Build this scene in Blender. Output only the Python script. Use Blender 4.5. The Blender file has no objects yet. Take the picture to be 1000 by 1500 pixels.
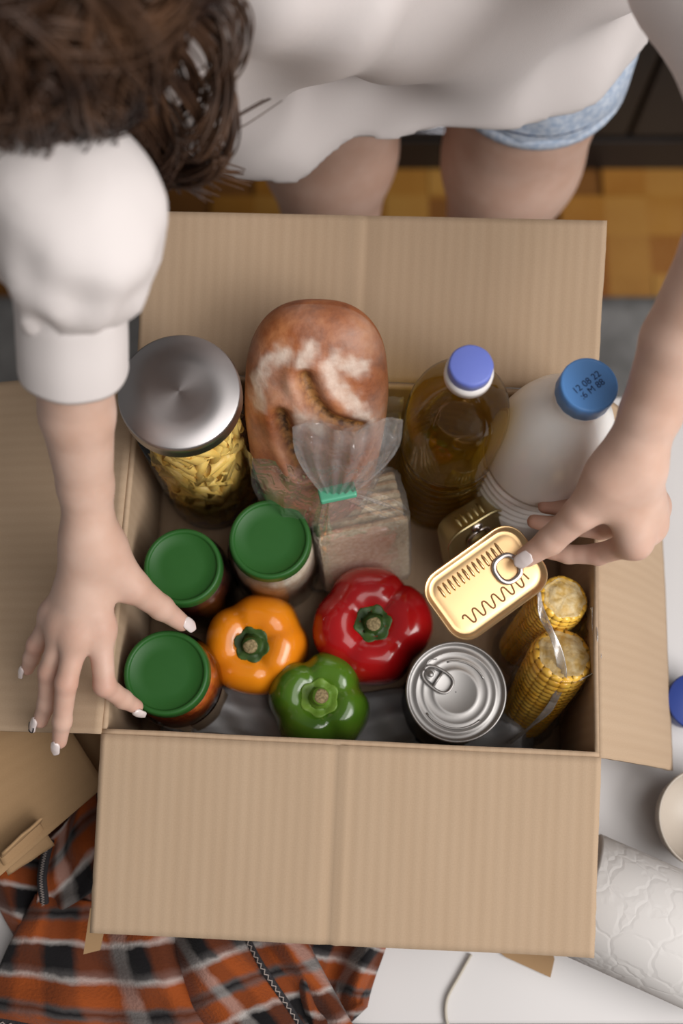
import bpy, bmesh, math, random
import numpy as np
from mathutils import Vector, Matrix, noise as mnoise

random.seed(7)
PI = math.pi
SC = bpy.context.scene
COL = SC.collection

# ------------------------------------------------------------------ camera, light, exposure
FPX, TILT = 1700.0, math.radians(15.2)
CAM = Vector((0.0, 0.0, 1.035))
cd = bpy.data.cameras.new('camera')
co = bpy.data.objects.new('camera', cd)
COL.objects.link(co)
co.location = CAM
co.rotation_euler = (TILT, 0, 0)
cd.sensor_fit = 'VERTICAL'
cd.sensor_height = 36.0
cd.lens = FPX * 36.0 / 1500.0
cd.clip_start = 0.02
cd.dof.use_dof = True
cd.dof.focus_distance = 0.885
cd.dof.aperture_fstop = 2.8
SC.camera = co

world = bpy.data.worlds.new('room_light')
SC.world = world
world.use_nodes = True
bg = world.node_tree.nodes['Background']
bg.inputs[0].default_value = (1.0, 0.97, 0.94, 1)
bg.inputs[1].default_value = 0.20

def area(name, loc, target, sx, sy, power, col):
    l = bpy.data.lights.new(name, 'AREA')
    l.shape = 'RECTANGLE'
    l.size, l.size_y, l.energy, l.color = sx, sy, power, col
    o = bpy.data.objects.new(name, l)
    COL.objects.link(o)
    o.location = loc
    d = Vector(target) - Vector(loc)
    o.rotation_euler = d.to_track_quat('-Z', 'Y').to_euler()
    return o
area('window_light', (1.45, -0.55, 1.45), (0.1, 0.2, 0.15), 1.2, 1.2, 38, (1.0, 0.98, 0.96))
area('ceiling_light', (1.15, -0.45, 2.25), (0.1, 0.15, 0.1), 2.2, 2.2, 54, (1.0, 0.97, 0.94))

SC.view_settings.view_transform = 'Standard'
SC.view_settings.look = 'None'
SC.view_settings.exposure = -0.42
SC.view_settings.gamma = 1.0
SC.view_settings.use_curve_mapping = False

# ------------------------------------------------------------------ helpers
_r = Vector((1, 0, 0)); _u = Vector((0, math.cos(TILT), math.sin(TILT))); _f = Vector((0, math.sin(TILT), -math.cos(TILT)))
def at(px, py, z):
    """a place in the room: the point at height z seen at pixel (px, py) of the photograph"""
    r = _r * ((px - 500) / FPX) + _u * ((750 - py) / FPX) + _f
    return CAM + r * ((z - CAM.z) / r.z)

def new_obj(name, me, m=None, parent=None, smooth=True):
    o = bpy.data.objects.new(name, me)
    COL.objects.link(o)
    if m is not None and not me.materials:
        me.materials.append(m)
    if smooth:
        me.polygons.foreach_set('use_smooth', [True] * len(me.polygons))
    if parent is not None:
        o.parent = parent
    return o

def meshobj(name, V, F, m=None, parent=None, smooth=True, uv=None):
    me = bpy.data.meshes.new(name)
    me.from_pydata([tuple(v) for v in V], [], [tuple(f) for f in F])
    if uv is not None:
        ul = me.uv_layers.new(name='UVMap')
        for p in me.polygons:
            for li in p.loop_indices:
                ul.data[li].uv = uv[me.loops[li].vertex_index]
    me.update()
    return new_obj(name, me, m, parent, smooth)

def tag(o, label, cat, group=None, kind=None):
    if label: o['label'] = label
    if cat: o['category'] = cat
    if group: o['group'] = group
    if kind: o['kind'] = kind
    return o

def thing(name, label, cat, loc=(0, 0, 0), rot=(0, 0, 0), group=None):
    o = bpy.data.objects.new(name, None)
    COL.objects.link(o)
    o.empty_display_size = 0.02
    o.location = loc
    o.rotation_euler = rot
    return tag(o, label, cat, group)

def set_matrix(o, ex, ey, ez, loc):
    m = Matrix.Identity(4)
    for i, e in enumerate((ex, ey, ez)):
        for j in range(3):
            m[j][i] = e[j]
    for j in range(3):
        m[j][3] = loc[j]
    o.matrix_world = m

def lathe(name, prof, m, parent=None, seg=48, fn=None, close=True):
    V, F = [], []
    for (r, z) in prof:
        for k in range(seg):
            a = 2 * PI * k / seg
            x, y, zz = r * math.cos(a), r * math.sin(a), z
            if fn: x, y, zz = fn(x, y, zz, a)
            V.append((x, y, zz))
    n = len(prof)
    for i in range(n - 1):
        for k in range(seg):
            k2 = (k + 1) % seg
            F.append((i * seg + k, i * seg + k2, (i + 1) * seg + k2, (i + 1) * seg + k))
    if close:
        F.append(tuple(reversed(range(seg))))
        F.append(tuple((n - 1) * seg + k for k in range(seg)))
    return meshobj(name, V, F, m, parent)

def tube_data(pts, rad, seg=8, flat=1.0, up=None):
    """verts/faces of a tube along pts; rad a number or list"""
    pts = [Vector(p) for p in pts]
    n = len(pts)
    V, F = [], []
    nrm = None
    for i, p in enumerate(pts):
        t = (pts[min(i + 1, n - 1)] - pts[max(i - 1, 0)])
        if t.length < 1e-9: t = Vector((0, 0, 1))
        t.normalize()
        if nrm is None:
            nrm = Vector(up) if up is not None else (Vector((0, 0, 1)) if abs(t.z) < 0.9 else Vector((1, 0, 0)))
        nrm = nrm - t * nrm.dot(t)
        if nrm.length < 1e-6: nrm = t.orthogonal()
        nrm.normalize()
        b = t.cross(nrm)
        r = rad[i] if isinstance(rad, (list, tuple)) else rad
        for k in range(seg):
            a = 2 * PI * k / seg
            V.append(p + nrm * (r * flat * math.cos(a)) + b * (r * math.sin(a)))
    for i in range(n - 1):
        for k in range(seg):
            k2 = (k + 1) % seg
            F.append((i * seg + k, i * seg + k2, (i + 1) * seg + k2, (i + 1) * seg + k))
    F.append(tuple(reversed(range(seg))))
    F.append(tuple((n - 1) * seg + k for k in range(seg)))
    return V, F

def join_data(parts):
    V, F = [], []
    for v, f in parts:
        o = len(V)
        V += list(v)
        F += [tuple(i + o for i in q) for q in f]
    return V, F

def tube(name, pts, rad, m, parent=None, seg=8, flat=1.0, up=None):
    V, F = tube_data(pts, rad, seg, flat, up)
    return meshobj(name, V, F, m, parent)

def spline(pts, n):
    """Catmull-Rom through pts, n samples a span"""
    P = [Vector(p) for p in pts]
    P = [P[0] * 2 - P[1]] + P + [P[-1] * 2 - P[-2]]
    out = []
    for i in range(1, len(P) - 2):
        for k in range(n):
            t = k / n
            a, b, c, d = P[i - 1], P[i], P[i + 1], P[i + 2]
            out.append(0.5 * ((2 * b) + (c - a) * t + (2 * a - 5 * b + 4 * c - d) * t * t + (3 * b - a - 3 * c + d) * t ** 3))
    out.append(P[-2].copy())
    return out

def box_data(lo, hi):
    x0, y0, z0 = lo; x1, y1, z1 = hi
    V = [(x0, y0, z0), (x1, y0, z0), (x1, y1, z0), (x0, y1, z0), (x0, y0, z1), (x1, y0, z1), (x1, y1, z1), (x0, y1, z1)]
    F = [(3, 2, 1, 0), (4, 5, 6, 7), (0, 1, 5, 4), (1, 2, 6, 5), (2, 3, 7, 6), (3, 0, 4, 7)]
    return V, F

def bevel_mod(o, w, s=2):
    b = o.modifiers.new('bevel', 'BEVEL'); b.width = w; b.segments = s; b.limit_method = 'ANGLE'
    return o

def boxobj(name, lo, hi, m, parent=None, bev=0.0):
    V, F = box_data(lo, hi)
    o = meshobj(name, V, F, m, parent, smooth=False)
    if bev: bevel_mod(o, bev)
    return o

def sheet(name, fn, nu, nv, m, parent=None, thick=0.0, uvs=(1, 1), smooth=True, uvfn=None):
    """grid patch fn(u,v)->point, u,v in 0..1, closed to a slab of given thickness along its normals"""
    P = [[Vector(fn(i / nu, j / nv)) for j in range(nv + 1)] for i in range(nu + 1)]
    V, UV, F = [], [], []
    def idx(i, j, l): return l * (nu + 1) * (nv + 1) + i * (nv + 1) + j
    N = {}
    for i in range(nu + 1):
        for j in range(nv + 1):
            du = P[min(i + 1, nu)][j] - P[max(i - 1, 0)][j]
            dv = P[i][min(j + 1, nv)] - P[i][max(j - 1, 0)]
            n = du.cross(dv)
            N[i, j] = n.normalized() if n.length > 1e-12 else Vector((0, 0, 1))
    for l in range(2 if thick else 1):
        for i in range(nu + 1):
            for j in range(nv + 1):
                V.append(P[i][j] - N[i, j] * (thick * l))
                UV.append(uvfn(i / nu, j / nv) if uvfn else (uvs[0] * i / nu, uvs[1] * j / nv))
    for i in range(nu):
        for j in range(nv):
            F.append((idx(i, j, 0), idx(i + 1, j, 0), idx(i + 1, j + 1, 0), idx(i, j + 1, 0)))
            if thick: F.append((idx(i, j + 1, 1), idx(i + 1, j + 1, 1), idx(i + 1, j, 1), idx(i, j, 1)))
    if thick:
        for i in range(nu):
            F.append((idx(i + 1, 0, 0), idx(i, 0, 0), idx(i, 0, 1), idx(i + 1, 0, 1)))
            F.append((idx(i, nv, 0), idx(i + 1, nv, 0), idx(i + 1, nv, 1), idx(i, nv, 1)))
        for j in range(nv):
            F.append((idx(0, j, 0), idx(0, j + 1, 0), idx(0, j + 1, 1), idx(0, j, 1)))
            F.append((idx(nu, j + 1, 0), idx(nu, j, 0), idx(nu, j, 1), idx(nu, j + 1, 1)))
    return meshobj(name, V, F, m, parent, smooth, UV)

def auto_smooth(o, ang=0.6):
    me = o.data
    bm = bmesh.new(); bm.from_mesh(me)
    for e in bm.edges:
        if len(e.link_faces) == 2 and e.calc_face_angle(0) > ang: e.smooth = False
    bm.to_mesh(me); bm.free()
    return o

# ---- signed distance fields meshed by surface nets (one continuous skin for bodies, cloth, loaves)
def cone(a, b, ra, rb):
    a = np.array(a, float); b = np.array(b, float)
    ab = b - a; L2 = float(ab @ ab) + 1e-12
    def f(p):
        t = np.clip(((p - a) @ ab) / L2, 0, 1)
        return np.linalg.norm(p - a - t[:, None] * ab, axis=1) - (ra + (rb - ra) * t)
    return f
def ellip(c, r, M=None):
    c = np.array(c, float); r = np.array(r, float)
    M = None if M is None else np.array(M, float)
    def f(p):
        q = p - c
        if M is not None: q = q @ M
        k0 = np.linalg.norm(q / r, axis=1); k1 = np.linalg.norm(q / (r * r), axis=1) + 1e-9
        return k0 * (k0 - 1.0) / k1
    return f
def smin(a, b, k):
    h = np.maximum(k - np.abs(a - b), 0) / k
    return np.minimum(a, b) - h * h * k * 0.25
def union(fs, k):
    def f(p):
        d = fs[0](p)
        for g in fs[1:]: d = smin(d, g(p), k)
        return d
    return f
def chain(pts, rads, k=0.004):
    return union([cone(pts[i], pts[i + 1], rads[i], rads[i + 1]) for i in range(len(pts) - 1)], k)

def nets(fn, lo, hi, h):
    lo = np.array(lo, float); hi = np.array(hi, float)
    B = 8
    nb = np.ceil((hi - lo) / (h * B)).astype(int)
    n = nb * B + 1
    cc = np.stack(np.meshgrid(*[lo[i] + (np.arange(nb[i]) + .5) * h * B for i in range(3)], indexing='ij'), -1).reshape(-1, 3)
    dc = fn(cc)
    vals = np.repeat(np.repeat(np.repeat(np.where(dc.reshape(nb) < 0, -1.0, 1.0), B, 0), B, 1), B, 2)
    vals = np.pad(vals, ((0, 1), (0, 1), (0, 1)), mode='edge')
    near = np.argwhere(np.abs(dc.reshape(nb)) < h * B * 1.3)
    off = np.stack(np.meshgrid(*[np.arange(B + 1)] * 3, indexing='ij'), -1).reshape(-1, 3)
    for s in range(0, len(near), 400):
        ids = (near[s:s + 400, None, :] * B + off[None]).reshape(-1, 3)
        vals[ids[:, 0], ids[:, 1], ids[:, 2]] = fn(lo + ids * h)
    S = vals < 0
    cs = tuple(x - 1 for x in n)
    cnt = np.zeros(cs, np.int16)
    for a in (0, 1):
        for b in (0, 1):
            for c in (0, 1):
                cnt += S[a:a + cs[0], b:b + cs[1], c:c + cs[2]]
    cells = np.argwhere((cnt > 0) & (cnt < 8))
    idx = -np.ones(cs, np.int64)
    idx[cells[:, 0], cells[:, 1], cells[:, 2]] = np.arange(len(cells))
    acc = np.zeros((len(cells), 3)); num = np.zeros(len(cells))
    corners = [(a, b, c) for a in (0, 1) for b in (0, 1) for c in (0, 1)]
    for c0 in corners:
        for ax in range(3):
            if c0[ax]: continue
            c1 = list(c0); c1[ax] = 1
            g0 = cells + np.array(c0); g1 = cells + np.array(c1)
            v0 = vals[g0[:, 0], g0[:, 1], g0[:, 2]]; v1 = vals[g1[:, 0], g1[:, 1], g1[:, 2]]
            m = (v0 < 0) != (v1 < 0)
            t = np.where(m, v0 / np.where(m, v0 - v1, 1), 0)
            acc += np.where(m[:, None], g0 + t[:, None] * (g1 - g0), 0)
            num += m
    V = lo + acc / num[:, None] * h
    F = []
    for ax in range(3):
        o1, o2 = [(1, 2), (2, 0), (0, 1)][ax]
        sl0 = [slice(None)] * 3; sl1 = [slice(None)] * 3
        sl0[ax] = slice(0, -1); sl1[ax] = slice(1, None)
        e = S[tuple(sl0)] != S[tuple(sl1)]
        g = np.argwhere(e)
        g = g[(g[:, o1] > 0) & (g[:, o2] > 0) & (g[:, o1] < cs[o1]) & (g[:, o2] < cs[o2])]
        def cell(d1, d2):
            q = g.copy(); q[:, o1] += d1; q[:, o2] += d2
            return idx[q[:, 0], q[:, 1], q[:, 2]]
        quad = np.stack([cell(-1, -1), cell(0, -1), cell(0, 0), cell(-1, 0)], 1)
        flip = ~S[g[:, 0], g[:, 1], g[:, 2]]
        quad[flip] = quad[flip][:, ::-1]
        F.append(quad)
    F = np.concatenate(F)
    F = F[(F >= 0).all(1)]
    return V, F

def mesh_np(name, V, F, m, parent=None):
    me = bpy.data.meshes.new(name)
    me.vertices.add(len(V)); me.vertices.foreach_set('co', np.asarray(V, np.float32).ravel())
    me.loops.add(F.size); me.loops.foreach_set('vertex_index', F.astype(np.int32).ravel())
    me.polygons.add(len(F)); me.polygons.foreach_set('loop_start', np.arange(0, F.size, 4, dtype=np.int32))
    me.update(calc_edges=True); me.validate()
    return new_obj(name, me, m, parent)

# ------------------------------------------------------------------ materials
def _nodes(name):
    m = bpy.data.materials.new(name); m.use_nodes = True
    nt = m.node_tree
    return m, nt, nt.nodes, nt.links, nt.nodes['Principled BSDF']

def mat(name, col, rough=0.5, metal=0.0, col2=None, nscale=30.0, ndet=3.0, lo=0.35, hi=0.65, bump=0.0, bscale=None,
        coat=0.0, sss=0.0, sssr=(1, .4, .25), ssss=0.01, spec=0.5, trans=0.0, ior=1.45, aniso=0.0, sheen=0.0, coords='Object', dist=0.002):
    m, nt, N, L, b = _nodes(name)
    b.inputs['Base Color'].default_value = (*col, 1)
    b.inputs['Roughness'].default_value = rough
    b.inputs['Metallic'].default_value = metal
    b.inputs['Specular IOR Level'].default_value = spec
    b.inputs['IOR'].default_value = ior
    b.inputs['Transmission Weight'].default_value = trans
    b.inputs['Coat Weight'].default_value = coat
    b.inputs['Coat Roughness'].default_value = 0.08
    b.inputs['Sheen Weight'].default_value = sheen
    b.inputs['Anisotropic'].default_value = aniso
    if sss:
        b.inputs['Subsurface Weight'].default_value = sss
        b.inputs['Subsurface Radius'].default_value = sssr
        b.inputs['Subsurface Scale'].default_value = ssss
    tc = N.new('ShaderNodeTexCoord')
    if col2 is not None:
        nz = N.new('ShaderNodeTexNoise'); nz.inputs['Scale'].default_value = nscale; nz.inputs['Detail'].default_value = ndet
        L.new(tc.outputs[coords], nz.inputs['Vector'])
        cr = N.new('ShaderNodeValToRGB')
        cr.color_ramp.elements[0].position = lo; cr.color_ramp.elements[0].color = (*col, 1)
        cr.color_ramp.elements[1].position = hi; cr.color_ramp.elements[1].color = (*col2, 1)
        L.new(nz.outputs['Fac'], cr.inputs['Fac']); L.new(cr.outputs['Color'], b.inputs['Base Color'])
    if bump:
        nb = N.new('ShaderNodeTexNoise'); nb.inputs['Scale'].default_value = bscale or nscale; nb.inputs['Detail'].default_value = 4
        L.new(tc.outputs[coords], nb.inputs['Vector'])
        bp = N.new('ShaderNodeBump'); bp.inputs['Strength'].default_value = bump; bp.inputs['Distance'].default_value = dist
        L.new(nb.outputs['Fac'], bp.inputs['Height']); L.new(bp.outputs['Normal'], b.inputs['Normal'])
    return m

def math_node(N, L, op, a, b=None):
    n = N.new('ShaderNodeMath'); n.operation = op
    for i, x in enumerate((a, b)):
        if x is None: continue
        if isinstance(x, (int, float)): n.inputs[i].default_value = x
        else: L.new(x, n.inputs[i])
    return n.outputs[0]

def cardboard(name, col, col2, flute=0.0088, streak=0.045, bump=0.10):
    m, nt, N, L, b = _nodes(name)
    b.inputs['Roughness'].default_value = 0.85
    b.inputs['Specular IOR Level'].default_value = 0.25
    tc = N.new('ShaderNodeTexCoord')
    sp = N.new('ShaderNodeSeparateXYZ'); L.new(tc.outputs['UV'], sp.inputs[0])
    nz = N.new('ShaderNodeTexNoise'); nz.inputs['Scale'].default_value = 900; nz.inputs['Detail'].default_value = 3
    L.new(tc.outputs['UV'], nz.inputs['Vector'])
    n2 = N.new('ShaderNodeTexNoise'); n2.inputs['Scale'].default_value = 14; n2.inputs['Detail'].default_value = 4
    mp = N.new('ShaderNodeMapping'); mp.inputs['Scale'].default_value = (5.0, 0.4, 1); L.new(tc.outputs['UV'], mp.inputs[0]); L.new(mp.outputs[0], n2.inputs['Vector'])
    s = math_node(N, L, 'SINE', math_node(N, L, 'MULTIPLY', sp.outputs['X'], 2 * PI / flute))
    f = math_node(N, L, 'ADD', math_node(N, L, 'MULTIPLY', s, streak), math_node(N, L, 'ADD', math_node(N, L, 'MULTIPLY', n2.outputs['Fac'], 0.4), 0.15))
    f = math_node(N, L, 'ADD', f, math_node(N, L, 'MULTIPLY', nz.outputs['Fac'], 0.5))
    cr = N.new('ShaderNodeValToRGB')
    cr.color_ramp.elements[0].position = 0.3; cr.color_ramp.elements[0].color = (*col2, 1)
    cr.color_ramp.elements[1].position = 0.9; cr.color_ramp.elements[1].color = (*col, 1)
    L.new(f, cr.inputs['Fac']); L.new(cr.outputs['Color'], b.inputs['Base Color'])
    bp = N.new('ShaderNodeBump'); bp.inputs['Strength'].default_value = bump; bp.inputs['Distance'].default_value = 0.0006
    L.new(math_node(N, L, 'ADD', s, math_node(N, L, 'MULTIPLY', nz.outputs['Fac'], 0.6)), bp.inputs['Height'])
    L.new(bp.outputs['Normal'], b.inputs['Normal'])
    return m

def film(name, base=0.10, edge=0.55, rough=0.12, bump=0.6, bscale=60, tint=(1, 1, 1), white=0.0):
    """thin clear plastic or glass: see-through with a glossy skin"""
    m, nt, N, L, b = _nodes(name)
    N.remove(b)
    out = N['Material Output']
    tr = N.new('ShaderNodeBsdfTransparent'); tr.inputs[0].default_value = (*tint, 1)
    gl = N.new('ShaderNodeBsdfGlossy'); gl.inputs['Roughness'].default_value = rough
    df = N.new('ShaderNodeBsdfDiffuse'); df.inputs[0].default_value = (0.85, 0.83, 0.82, 1)
    fr = N.new('ShaderNodeFresnel'); fr.inputs[0].default_value = 1.45
    tc = N.new('ShaderNodeTexCoord')
    if bump:
        nz = N.new('ShaderNodeTexNoise'); nz.inputs['Scale'].default_value = bscale; nz.inputs['Detail'].default_value = 2; nz.inputs['Distortion'].default_value = 0.8
        L.new(tc.outputs['Object'], nz.inputs['Vector'])
        bp = N.new('ShaderNodeBump'); bp.inputs['Strength'].default_value = bump; bp.inputs['Distance'].default_value = 0.004
        L.new(nz.outputs['Fac'], bp.inputs['Height'])
        for x in (gl, fr, df): L.new(bp.outputs['Normal'], x.inputs['Normal'])
    f = math_node(N, L, 'ADD', math_node(N, L, 'MULTIPLY', fr.outputs[0], edge), base)
    mx = N.new('ShaderNodeMixShader'); L.new(f, mx.inputs[0]); L.new(tr.outputs[0], mx.inputs[1]); L.new(gl.outputs[0], mx.inputs[2])
    res = mx
    if white:
        m2 = N.new('ShaderNodeMixShader'); m2.inputs[0].default_value = white
        L.new(mx.outputs[0], m2.inputs[1]); L.new(df.outputs[0], m2.inputs[2]); res = m2
    L.new(res.outputs[0], out.inputs[0])
    return m

def plaid(name):
    """woven check from the cloth's own weave directions (UV in metres)"""
    m, nt, N, L, b = _nodes(name)
    b.inputs['Roughness'].default_value = 0.95
    b.inputs['Sheen Weight'].default_value = 0.12
    b.inputs['Specular IOR Level'].default_value = 0.1
    tc = N.new('ShaderNodeTexCoord')
    nz = N.new('ShaderNodeTexNoise'); nz.inputs['Scale'].default_value = 90; nz.inputs['Detail'].default_value = 3
    L.new(tc.outputs['UV'], nz.inputs['Vector'])
    sp = N.new('ShaderNodeSeparateXYZ'); L.new(tc.outputs['UV'], sp.inputs[0])
    wob = math_node(N, L, 'MULTIPLY', math_node(N, L, 'SUBTRACT', nz.outputs['Fac'], 0.5), 0.006)
    O, D, G, W = (0.27, 0.060, 0.013), (0.010, 0.009, 0.010), (0.085, 0.078, 0.078), (0.46, 0.42, 0.40)
    def ramp(sock, period, stops):
        f = math_node(N, L, 'FRACT', math_node(N, L, 'MULTIPLY', math_node(N, L, 'ADD', sock, wob), 1 / period))
        cr = N.new('ShaderNodeValToRGB'); e = cr.color_ramp.elements
        cr.color_ramp.interpolation = 'LINEAR'
        e[0].position, e[0].color = stops[0][0], (*stops[0][1], 1)
        e[1].position, e[1].color = stops[1][0], (*stops[1][1], 1)
        for p, c in stops[2:]:
            q = e.new(p); q.color = (*c, 1)
        L.new(f, cr.inputs['Fac'])
        return cr.outputs['Color']
    c1 = ramp(sp.outputs['Y'], 0.072, [(0, D), (0.20, D), (0.27, G), (0.31, W), (0.37, O), (0.55, O), (0.60, G), (0.64, D), (0.69, G), (0.74, O), (0.90, O), (0.95, W), (1.0, D)])
    c2 = ramp(sp.outputs['X'], 0.088, [(0, O), (0.22, O), (0.28, W), (0.35, W), (0.40, D), (0.52, D), (0.58, O), (0.72, O), (0.77, D), (0.95, D), (1.0, O)])
    mx = N.new('ShaderNodeMix'); mx.data_type = 'RGBA'
    # twill: the two threads alternate
    mx.inputs['Factor'].default_value = 0.33
    L.new(c1, mx.inputs['A']); L.new(c2, mx.inputs['B'])
    L.new(mx.outputs['Result'], b.inputs['Base Color'])
    bp = N.new('ShaderNodeBump'); bp.inputs['Strength'].default_value = 0.4; bp.inputs['Distance'].default_value = 0.002
    n3 = N.new('ShaderNodeTexNoise'); n3.inputs['Scale'].default_value = 500; L.new(tc.outputs['UV'], n3.inputs['Vector'])
    L.new(n3.outputs['Fac'], bp.inputs['Height']); L.new(bp.outputs['Normal'], b.inputs['Normal'])
    return m

M = {}
M['card'] = cardboard('kraft_cardboard', (0.50, 0.365, 0.25), (0.41, 0.285, 0.185))
M['card_out'] = cardboard('kraft_cardboard_mailer', (0.40, 0.255, 0.135), (0.33, 0.20, 0.10), streak=0.02, bump=0.08)
M['white_table'] = mat('white_table_laminate', (0.62, 0.595, 0.59), 0.35, col2=(0.65, 0.625, 0.62), nscale=5)
M['table_leg'] = mat('table_leg_paint', (0.7, 0.68, 0.66), 0.4)
M['skin'] = mat('skin', (0.60, 0.385, 0.295), 0.48, col2=(0.66, 0.45, 0.36), nscale=34, ndet=3, bump=0.06, bscale=700, sss=0.12, ssss=0.006, spec=0.35, dist=0.0006)
def skin_blush(m):
    nt = m.node_tree; N, L, b = nt.nodes, nt.links, nt.nodes['Principled BSDF']
    src = b.inputs['Base Color'].links[0].from_socket
    a_ = N.new('ShaderNodeAttribute'); a_.attribute_name = 'blush'
    mx = N.new('ShaderNodeMix'); mx.data_type = 'RGBA'; L.new(math_node(N, L, 'MULTIPLY', a_.outputs['Fac'], 0.75), mx.inputs['Factor'])
    L.new(src, mx.inputs['A']); mx.inputs['B'].default_value = (0.52, 0.235, 0.175, 1)
    L.new(mx.outputs['Result'], b.inputs['Base Color'])
skin_blush(M['skin'])
M['nail'] = mat('nail_polish_pale', (0.74, 0.64, 0.62), 0.15, coat=0.6)
M['nail_ink'] = mat('nail_polish_black_line', (0.02, 0.02, 0.025), 0.25)
M['shirt'] = mat('white_shirt_cotton', (0.72, 0.665, 0.65), 0.9, col2=(0.75, 0.69, 0.675), nscale=8, sheen=0.1, spec=0.15, bump=0.12, bscale=900)
M['denim'] = mat('light_blue_denim', (0.36, 0.45, 0.60), 0.9, col2=(0.60, 0.66, 0.76), nscale=160, bump=0.4, bscale=700, spec=0.1)
M['denim_stitch'] = mat('navy_stitching', (0.06, 0.07, 0.12), 0.8)
M['hair'] = mat('brown_hair', (0.020, 0.009, 0.006), 0.45, col2=(0.100, 0.048, 0.024), nscale=24, lo=0.35, hi=0.75, spec=0.4)
M['green_lid'] = mat('green_lid_enamel', (0.020, 0.098, 0.018), 0.42, col2=(0.023, 0.106, 0.020), nscale=30, spec=0.35)
M['glass'] = film('clear_jar_glass', base=0.02, edge=0.9, rough=0.02, bump=0)
M['film'] = film('clear_bread_bag', base=0.02, edge=0.42, rough=0.14, bump=0.35, bscale=45, white=0.10)
M['film_loaf'] = film('crinkled_bread_bag', base=0.03, edge=0.42, rough=0.13, bump=1.0, bscale=70, white=0.05)
M['film_corn'] = film('clear_vacuum_bag', base=0.015, edge=0.6, rough=0.14, bump=0.5, bscale=80)
M['film_top'] = film('clear_bag_gathered_end', base=0.08, edge=0.7, rough=0.15, bump=0.9, bscale=55, white=0.11)
M['film_seam'] = film('milky_bag_seam', base=0.18, edge=0.6, rough=0.15, bump=0.4, white=0.20)
M['steel'] = mat('brushed_steel', (0.50, 0.47, 0.47), 0.36, 1.0, aniso=0.55)
M['tin'] = mat('tinplate', (0.37, 0.355, 0.345), 0.52, 1.0, col2=(0.40, 0.385, 0.375), nscale=12)
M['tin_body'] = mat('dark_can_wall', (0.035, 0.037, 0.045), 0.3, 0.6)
M['gold'] = mat('gold_lacquered_tin', (0.80, 0.53, 0.27), 0.34, 1.0, col2=(0.84, 0.57, 0.30), nscale=14)
M['gold_dark'] = mat('gold_bead_line', (0.26, 0.12, 0.045), 0.5, 0.2)
M['olive'] = mat('olive_lacquered_tin', (0.62, 0.52, 0.28), 0.42, 1.0, col2=(0.58, 0.48, 0.25), nscale=14)
M['ring'] = mat('steel_pull_ring', (0.62, 0.56, 0.53), 0.26, 1.0)
M['milk'] = mat('white_milk_plastic', (0.93, 0.90, 0.87), 0.26, sss=0.25, sssr=(1, .9, .8), ssss=0.012, coat=0.3)
M['milk_cap'] = mat('blue_cap_plastic', (0.12, 0.32, 0.72), 0.42, coat=0.1)
M['cap_ink'] = mat('dark_blue_ink', (0.012, 0.03, 0.11), 0.7)
M['oil_cap'] = mat('periwinkle_cap_plastic', (0.145, 0.19, 0.58), 0.45)
M['white_plastic'] = mat('white_plastic', (0.78, 0.74, 0.72), 0.35)
M['oil'] = mat('sunflower_oil', (0.86, 0.66, 0.18), 0.02, trans=1.0, ior=1.30)
def oil_mix(m):
    nt = m.node_tree; N, L, b = nt.nodes, nt.links, nt.nodes['Principled BSDF']
    tr = N.new('ShaderNodeBsdfTransparent'); tr.inputs[0].default_value = (0.96, 0.86, 0.40, 1)
    df = N.new('ShaderNodeBsdfTranslucent'); df.inputs[0].default_value = (0.88, 0.64, 0.14, 1)
    mx = N.new('ShaderNodeMixShader'); mx.inputs[0].default_value = 0.82
    L.new(b.outputs[0], mx.inputs[1]); L.new(tr.outputs[0], mx.inputs[2])
    m2 = N.new('ShaderNodeMixShader'); m2.inputs[0].default_value = 0.22
    L.new(mx.outputs[0], m2.inputs[1]); L.new(df.outputs[0], m2.inputs[2]); L.new(m2.outputs[0], N['Material Output'].inputs[0])
oil_mix(M['oil'])
M['bottle'] = film('clear_bottle_plastic', base=0.02, edge=0.85, rough=0.03, bump=0, tint=(0.98, 0.96, 0.86))
M['red'] = mat('red_pepper_skin', (0.42, 0.006, 0.008), 0.20, col2=(0.33, 0.004, 0.006), nscale=16, coat=0.5, sss=0.05, ssss=0.004)
M['orange'] = mat('orange_pepper_skin', (0.80, 0.26, 0.008), 0.20, col2=(0.70, 0.19, 0.006), nscale=16, coat=0.5, sss=0.05, ssss=0.004)
M['green'] = mat('green_pepper_skin', (0.045, 0.125, 0.008), 0.20, col2=(0.085, 0.18, 0.012), nscale=18, coat=0.5)
M['calyx'] = mat('dark_green_calyx', (0.018, 0.045, 0.008), 0.5, col2=(0.045, 0.095, 0.015), nscale=80)
M['calyx_light'] = mat('fresh_green_calyx', (0.11, 0.22, 0.02), 0.45, col2=(0.16, 0.28, 0.035), nscale=80)
M['stem_cut'] = mat('dry_stem_end', (0.34, 0.26, 0.13), 0.8, col2=(0.15, 0.11, 0.05), nscale=500)
M['penne'] = mat('dry_pasta', (0.80, 0.53, 0.12), 0.42, col2=(0.86, 0.62, 0.19), nscale=60, sss=0.1, ssss=0.003)
M['shred'] = mat('red_orange_vegetable_shreds', (0.46, 0.075, 0.012), 0.4, col2=(0.66, 0.19, 0.03), nscale=190, bump=0.9, bscale=260, coat=0.3)
M['kraut'] = mat('pale_shredded_cabbage', (0.66, 0.54, 0.40), 0.45, col2=(0.82, 0.74, 0.62), nscale=150, bump=0.8, bscale=240, coat=0.3)
M['jam'] = mat('dark_berry_preserve', (0.018, 0.006, 0.005), 0.3, col2=(0.05, 0.012, 0.008), nscale=90, coat=0.4)
M['sticker'] = mat('brown_paper_sticker', (0.16, 0.11, 0.075), 0.7, col2=(0.20, 0.15, 0.10), nscale=200)
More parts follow.
